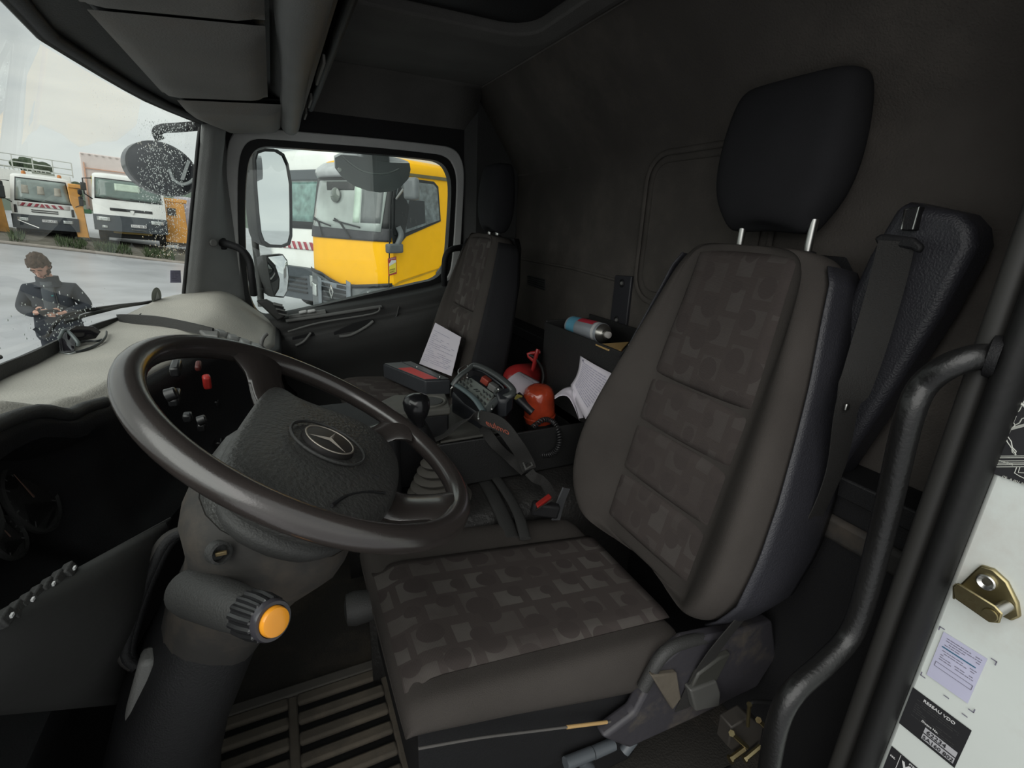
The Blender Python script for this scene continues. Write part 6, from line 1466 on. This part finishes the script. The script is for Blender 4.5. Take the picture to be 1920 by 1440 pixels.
loft('shell_dome', [[P(x, y, 'y', 2.285) for x, y in ((640, 291), (655, 303), (680, 317), (705, 323), (730, 321), (755, 312), (768, 307))], [P(x, y, 'y', 2.33) for x, y in ((642, 288), (658, 294), (682, 302), (705, 306), (730, 305), (752, 302), (766, 304))], [P(x, y, 'y', 2.38) for x, y in ((645, 286), (660, 287), (684, 289), (705, 290), (730, 293), (750, 297), (764, 302))]], RMG, rm, loop=False, cap=False, smooth=60)
tube('chrome_arc', [P(x, y, 'y', 2.272) for x, y in ((640, 292), (655, 305), (678, 320), (705, 326), (730, 324), (748, 317))], .0035, mat('arc_silver', (.4, .42, .42), .3, .6), rm, smooth_path=4, n=6)
lathe('shell_screw', P(637, 318, 'y', 2.275), (0, -1, 0), [(0, .009), (.003, .007)], SILV, rm, n=12)
box('mirror_arm', P(700, 288, 'y', 2.33), (.12, .10, .08), RMG, rm, bevel=.01)

# ================================================================ THE MAN OUTSIDE
def skin(name, vs, es, rs, m, parent, root=0, sub=2):
    me = bpy.data.meshes.new(name); me.from_pydata([XF[-1] @ Vector(v) for v in vs], es, []); me.update()
    o = link_mesh(name, me, m, parent, smooth=0)
    s = o.modifiers.new('skin', 'SKIN'); s.use_smooth_shade = True
    for i, r in enumerate(rs):
        sv = me.skin_vertices[0].data[i]; sv.radius = r if isinstance(r, tuple) else (r, r); sv.use_root = (i == root)
    q = o.modifiers.new('sub', 'SUBSURF'); q.levels = sub; q.render_levels = sub
    return o
pz = pol(-18.0, 7.6); pz.z = .0
f_ = Vector((math.sin(rad(18.3)) * 1, -math.cos(rad(18.3)), 0)); fa = Matrix.Rotation(rad(-12), 3, 'Z') @ f_
ra_ = Vector((-fa.y, fa.x, 0))   # to image right when facing the camera
if ra_.x < 0: ra_ = -ra_
XF.append(Matrix.Translation(pz) @ Matrix((ra_, fa, Vector((0, 0, 1)))).transposed().to_4x4())
man = thing('person', 'bearded man in a dark jacket standing in the yard looking down at a phone', 'person', (0, 0, 0))
SKIN = mat('skin', (.48, .27, .20), .55, var=.05); JACK = mat('jacket', (.020, .025, .034), .85, bump=.5, bscale=40, var=.25); TROU = mat('trousers', (.02, .024, .034), .9, var=.2)
HAIR = mat('hair', (.055, .035, .025), .9, bump=1., bscale=60, var=.5, vscale=30)
# continuous body: trunk, neck, head stub, arms, legs
bvs = [(0, 0, .96), (0, 0, 1.12), (0, .0, 1.30), (0, .0, 1.44), (0, .03, 1.53), (-.01, .07, 1.60),
       (-.17, 0, 1.38), (-.27, -.03, 1.17), (-.11, .22, 1.155), (.17, 0, 1.38), (.27, -.03, 1.17), (.09, .22, 1.135),
       (-.10, 0, .90), (-.12, .02, .50), (-.13, -.02, .09), (-.14, .10, .04), (.10, 0, .90), (.12, .02, .50), (.13, -.02, .09), (.14, .10, .04)]
bes = [(0, 1), (1, 2), (2, 3), (3, 4), (4, 5), (3, 6), (6, 7), (7, 8), (3, 9), (9, 10), (10, 11), (0, 12), (12, 13), (13, 14), (14, 15), (0, 16), (16, 17), (17, 18), (18, 19)]
skin('body', bvs, bes, [.12, .11, .11, .07, .055, .055, .04, .035, .028, .04, .035, .028, .09, .06, .04, .035, .09, .06, .04, .035], SKIN, man)
jvs = [(0, 0, .74), (0, .0, .98), (0, .01, 1.25), (0, .0, 1.42), (0, .01, 1.47), (-.18, -.01, 1.385), (-.285, -.04, 1.17), (-.13, .20, 1.15), (.18, -.01, 1.385), (.285, -.04, 1.17), (.11, .20, 1.13)]
jes = [(0, 1), (1, 2), (2, 3), (3, 4), (3, 5), (5, 6), (6, 7), (3, 8), (8, 9), (9, 10)]
skin('jacket', jvs, jes, [(.27, .19), (.235, .17), (.19, .15), (.13, .12), (.105, .10), .085, .075, .05, .085, .075, .05], JACK, man)
loft('collar', [[Vector((math.cos(a) * r_ * 1.1, .02 + math.sin(a) * r_, z)) for a in [2 * math.pi * k / 20 for k in range(20)]] for r_, z in ((.125, 1.42), (.092, 1.48), (.090, 1.53), (.078, 1.53))], JACK, man, smooth=60)
grid('shirt_front', lambda u, v: Vector(((-.06 + .12 * u) * (1 - .2 * v), .135 + .015 * math.sin(math.pi * u) - .07 * max(0, v - .6), 1.14 + .34 * v)), 6, 8, mat('shirt_grey', (.06, .07, .08), .9), man, th=.012, smooth=60)
tube('zip', [Vector((.07, .158, 1.1)), Vector((.065, .15, 1.3)), Vector((.05, .10, 1.47))], .006, VK_, man, n=6)
box('zip_tag', Vector((.10, .152, 1.36)), (.008, .006, .04), INKW, man); box('shirt_logo', Vector((.035, .158, 1.33)), (.016, .006, .008), mat('logo_teal', (.05, .3, .3), .6), man, bevel=0)
skin('trousers', [(0, 0, .95), (-.10, 0, .88), (-.125, .02, .50), (-.13, -.015, .10), (.10, 0, .88), (.125, .02, .50), (.13, -.015, .10)], [(0, 1), (1, 2), (2, 3), (0, 4), (4, 5), (5, 6)], [(.17, .13), .105, .08, .07, .105, .08, .07], TROU, man)
for sg in (-1, 1):
    loft('shoe', [[Vector((sg * .135 + math.cos(a) * .045 * s_, .05 + math.sin(a) * .13 * s_, z)) for a in [2 * math.pi * k / 16 for k in range(16)]] for s_, z in ((1, 0), (1.04, .02), (.95, .06), (.6, .09), (.5, .12))], VK_, man, smooth=60)
# head, bent forward and turned to his right
HC = Vector((-.02, .105, 1.645)); HR = Matrix.Rotation(rad(12), 3, 'Z') @ Matrix.Rotation(rad(-38), 3, 'X')
def hp_(x, y, z): return HC + HR @ Vector((x, y, z))
rings = []
for z, rx, ry, oy in ((-.125, .020, .025, .055), (-.118, .040, .045, .035), (-.10, .052, .068, .015), (-.07, .062, .082, .004), (-.04, .068, .090, 0), (0, .074, .094, -.004), (.03, .076, .097, -.006), (.06, .073, .095, -.008), (.09, .060, .080, -.010), (.11, .038, .052, -.012), (.118, .012, .018, -.012)):
    rings.append([hp_(math.cos(a) * rx, oy + math.sin(a) * ry, z) for a in [2 * math.pi * k / 24 for k in range(24)]])
loft('head', rings, SKIN, man, smooth=80)
def skinb(name, c, r, m, sq=(1, 1, 1)):
    bm = bmesh.new(); bmesh.ops.create_icosphere(bm, subdivisions=3, radius=1)
    for v in bm.verts: v.co = XF[-1] @ hp_(c[0] + v.co.x * r * sq[0], c[1] + v.co.y * r * sq[1], c[2] + v.co.z * r * sq[2])
    me = bpy.data.meshes.new(name); bm.to_mesh(me); bm.free(); return link_mesh(name, me, m, man, smooth=80)
skinb('nose', (0, .100, -.022), .016, SKIN, (.8, 1.1, 1.6))
skinb('nose', (0, .108, -.038), .013, SKIN, (1.1, 1, .8))
for sg in (-1, 1):
    skinb('eye', (sg * .031, .082, .004), .012, mat('eye_lid', (.40, .22, .17), .6)); skinb('ear', (sg * .077, -.005, -.01), .03, SKIN, (.35, .7, 1.1)); skinb('eyebrow', (sg * .031, .091, .024), .017, HAIR, (1.3, .4, .3))
skinb('mouth', (0, .090, -.070), .017, mat('lips', (.35, .14, .12), .6), (1.3, .4, .35))
# beard and hair as shaped shells
def shell(name, cond, grow_, m, seed=0):
    bm = bmesh.new(); bmesh.ops.create_icosphere(bm, subdivisions=5, radius=1)
    kill = []
    for v in bm.verts:
        c = v.co.copy(); k = 1 + grow_(c)
        if not cond(c): kill.append(v)
        x, y, z = c; 
        rx, ry, rz = .076, .096, .120
        if z < 0: rx *= 1 - .22 * (-z) ** 1.5; 
        n_ = noise.noise(c * 5 + Vector((seed, 0, 0))) * .14 + noise.noise(c * 14) * .09
        v.co = XF[-1] @ hp_(x * rx * (k + n_), y * ry * (k + n_) - .006, z * rz * (k + n_))
    bmesh.ops.delete(bm, geom=kill, context='VERTS')
    me = bpy.data.meshes.new(name); bm.to_mesh(me); bm.free(); o = link_mesh(name, me, m, man, smooth=80)
    s = o.modifiers.new('solid', 'SOLIDIFY'); s.thickness = .008; return o
shell('hair', lambda c: (c.z > .30 - .0 * c.y and (c.y < .75 or c.z > .42)) or (c.y < -.05 and c.z > -.45) or (abs(c.x) > .8 and c.z > -.05 and c.y < .25), lambda c: .10 + .16 * max(0, c.z) + .08 * max(0, -c.y), HAIR)
shell('beard', lambda c: c.z < -.42 and c.y > .0 or (c.z < -.1 and abs(c.x) > .72 and c.y > -.1 and c.y < .6), lambda c: .05, mat('beard', (.07, .045, .035), .95, bump=.8), 4)
# hands: palm plus five bent fingers round a phone
def hand(sg, W_, palm_dir, fdir, up_):
    W_ = Vector(W_); pd = Vector(palm_dir).normalized(); up_ = Vector(up_).normalized(); sd_ = pd.cross(up_).normalized()
    vs = [W_ - pd * .02, W_ + pd * .03, W_ + pd * .075]; es = [(0, 1), (1, 2)]; rs = [(.026, .022), (.036, .018), (.036, .014)]
    o = skin('hand', vs, es, rs, SKIN, man, sub=1)
    for k, (off, l) in enumerate(((-.027, .060), (-.009, .070), (.009, .066), (.026, .052))):
        b = W_ + pd * .068 + up_ * off; c = Vector(fdir).normalized()
        pts = [b, b + (pd * .7 + c * .3).normalized() * l * .45, b + (pd * .5 + c * .8).normalized() * l * .8, b + (pd * .2 + c * 1.).normalized() * l * 1.05]
        skin('finger', pts, [(0, 1), (1, 2), (2, 3)], [.010, .009, .0085, .007], SKIN, o, sub=1)
    b = W_ + pd * .02 + up_ * .034
    pts = [b, b + (pd * .6 + up_ * .6 + Vector(fdir) * .2).normalized() * .035, b + (pd * .9 + up_ * .3 + Vector(fdir) * .5).normalized() * .065]
    skin('thumb', pts, [(0, 1), (1, 2)], [.012, .011, .009], SKIN, o, sub=1)
hand(-1, (-.12, .235, 1.165), (.8, .5, .05), (.7, -.2, .1), (-.1, .1, 1))
hand(1, (.10, .235, 1.145), (-.7, .6, .05), (-.7, -.1, .1), (.1, .1, 1))
XF.pop()
XF.append(Matrix.Translation(pz) @ Matrix((ra_, fa, Vector((0, 0, 1)))).transposed().to_4x4())
ph = thing('phone', 'black phone held in both hands by the man in the yard', 'phone', (-.01, .30, 1.17))
box('phone_body', Vector((-.01, .30, 1.175)), (.14, .012, .07), VK_, ph, rot=(-.7, -.12, 0), bevel=.004); box('phone_screen', Vector((-.01, .292, 1.18)), (.125, .003, .062), mat('screen_dark', (.03, .03, .05), .1), ph, rot=(-.7, -.12, 0), bevel=.001)
XF.pop()
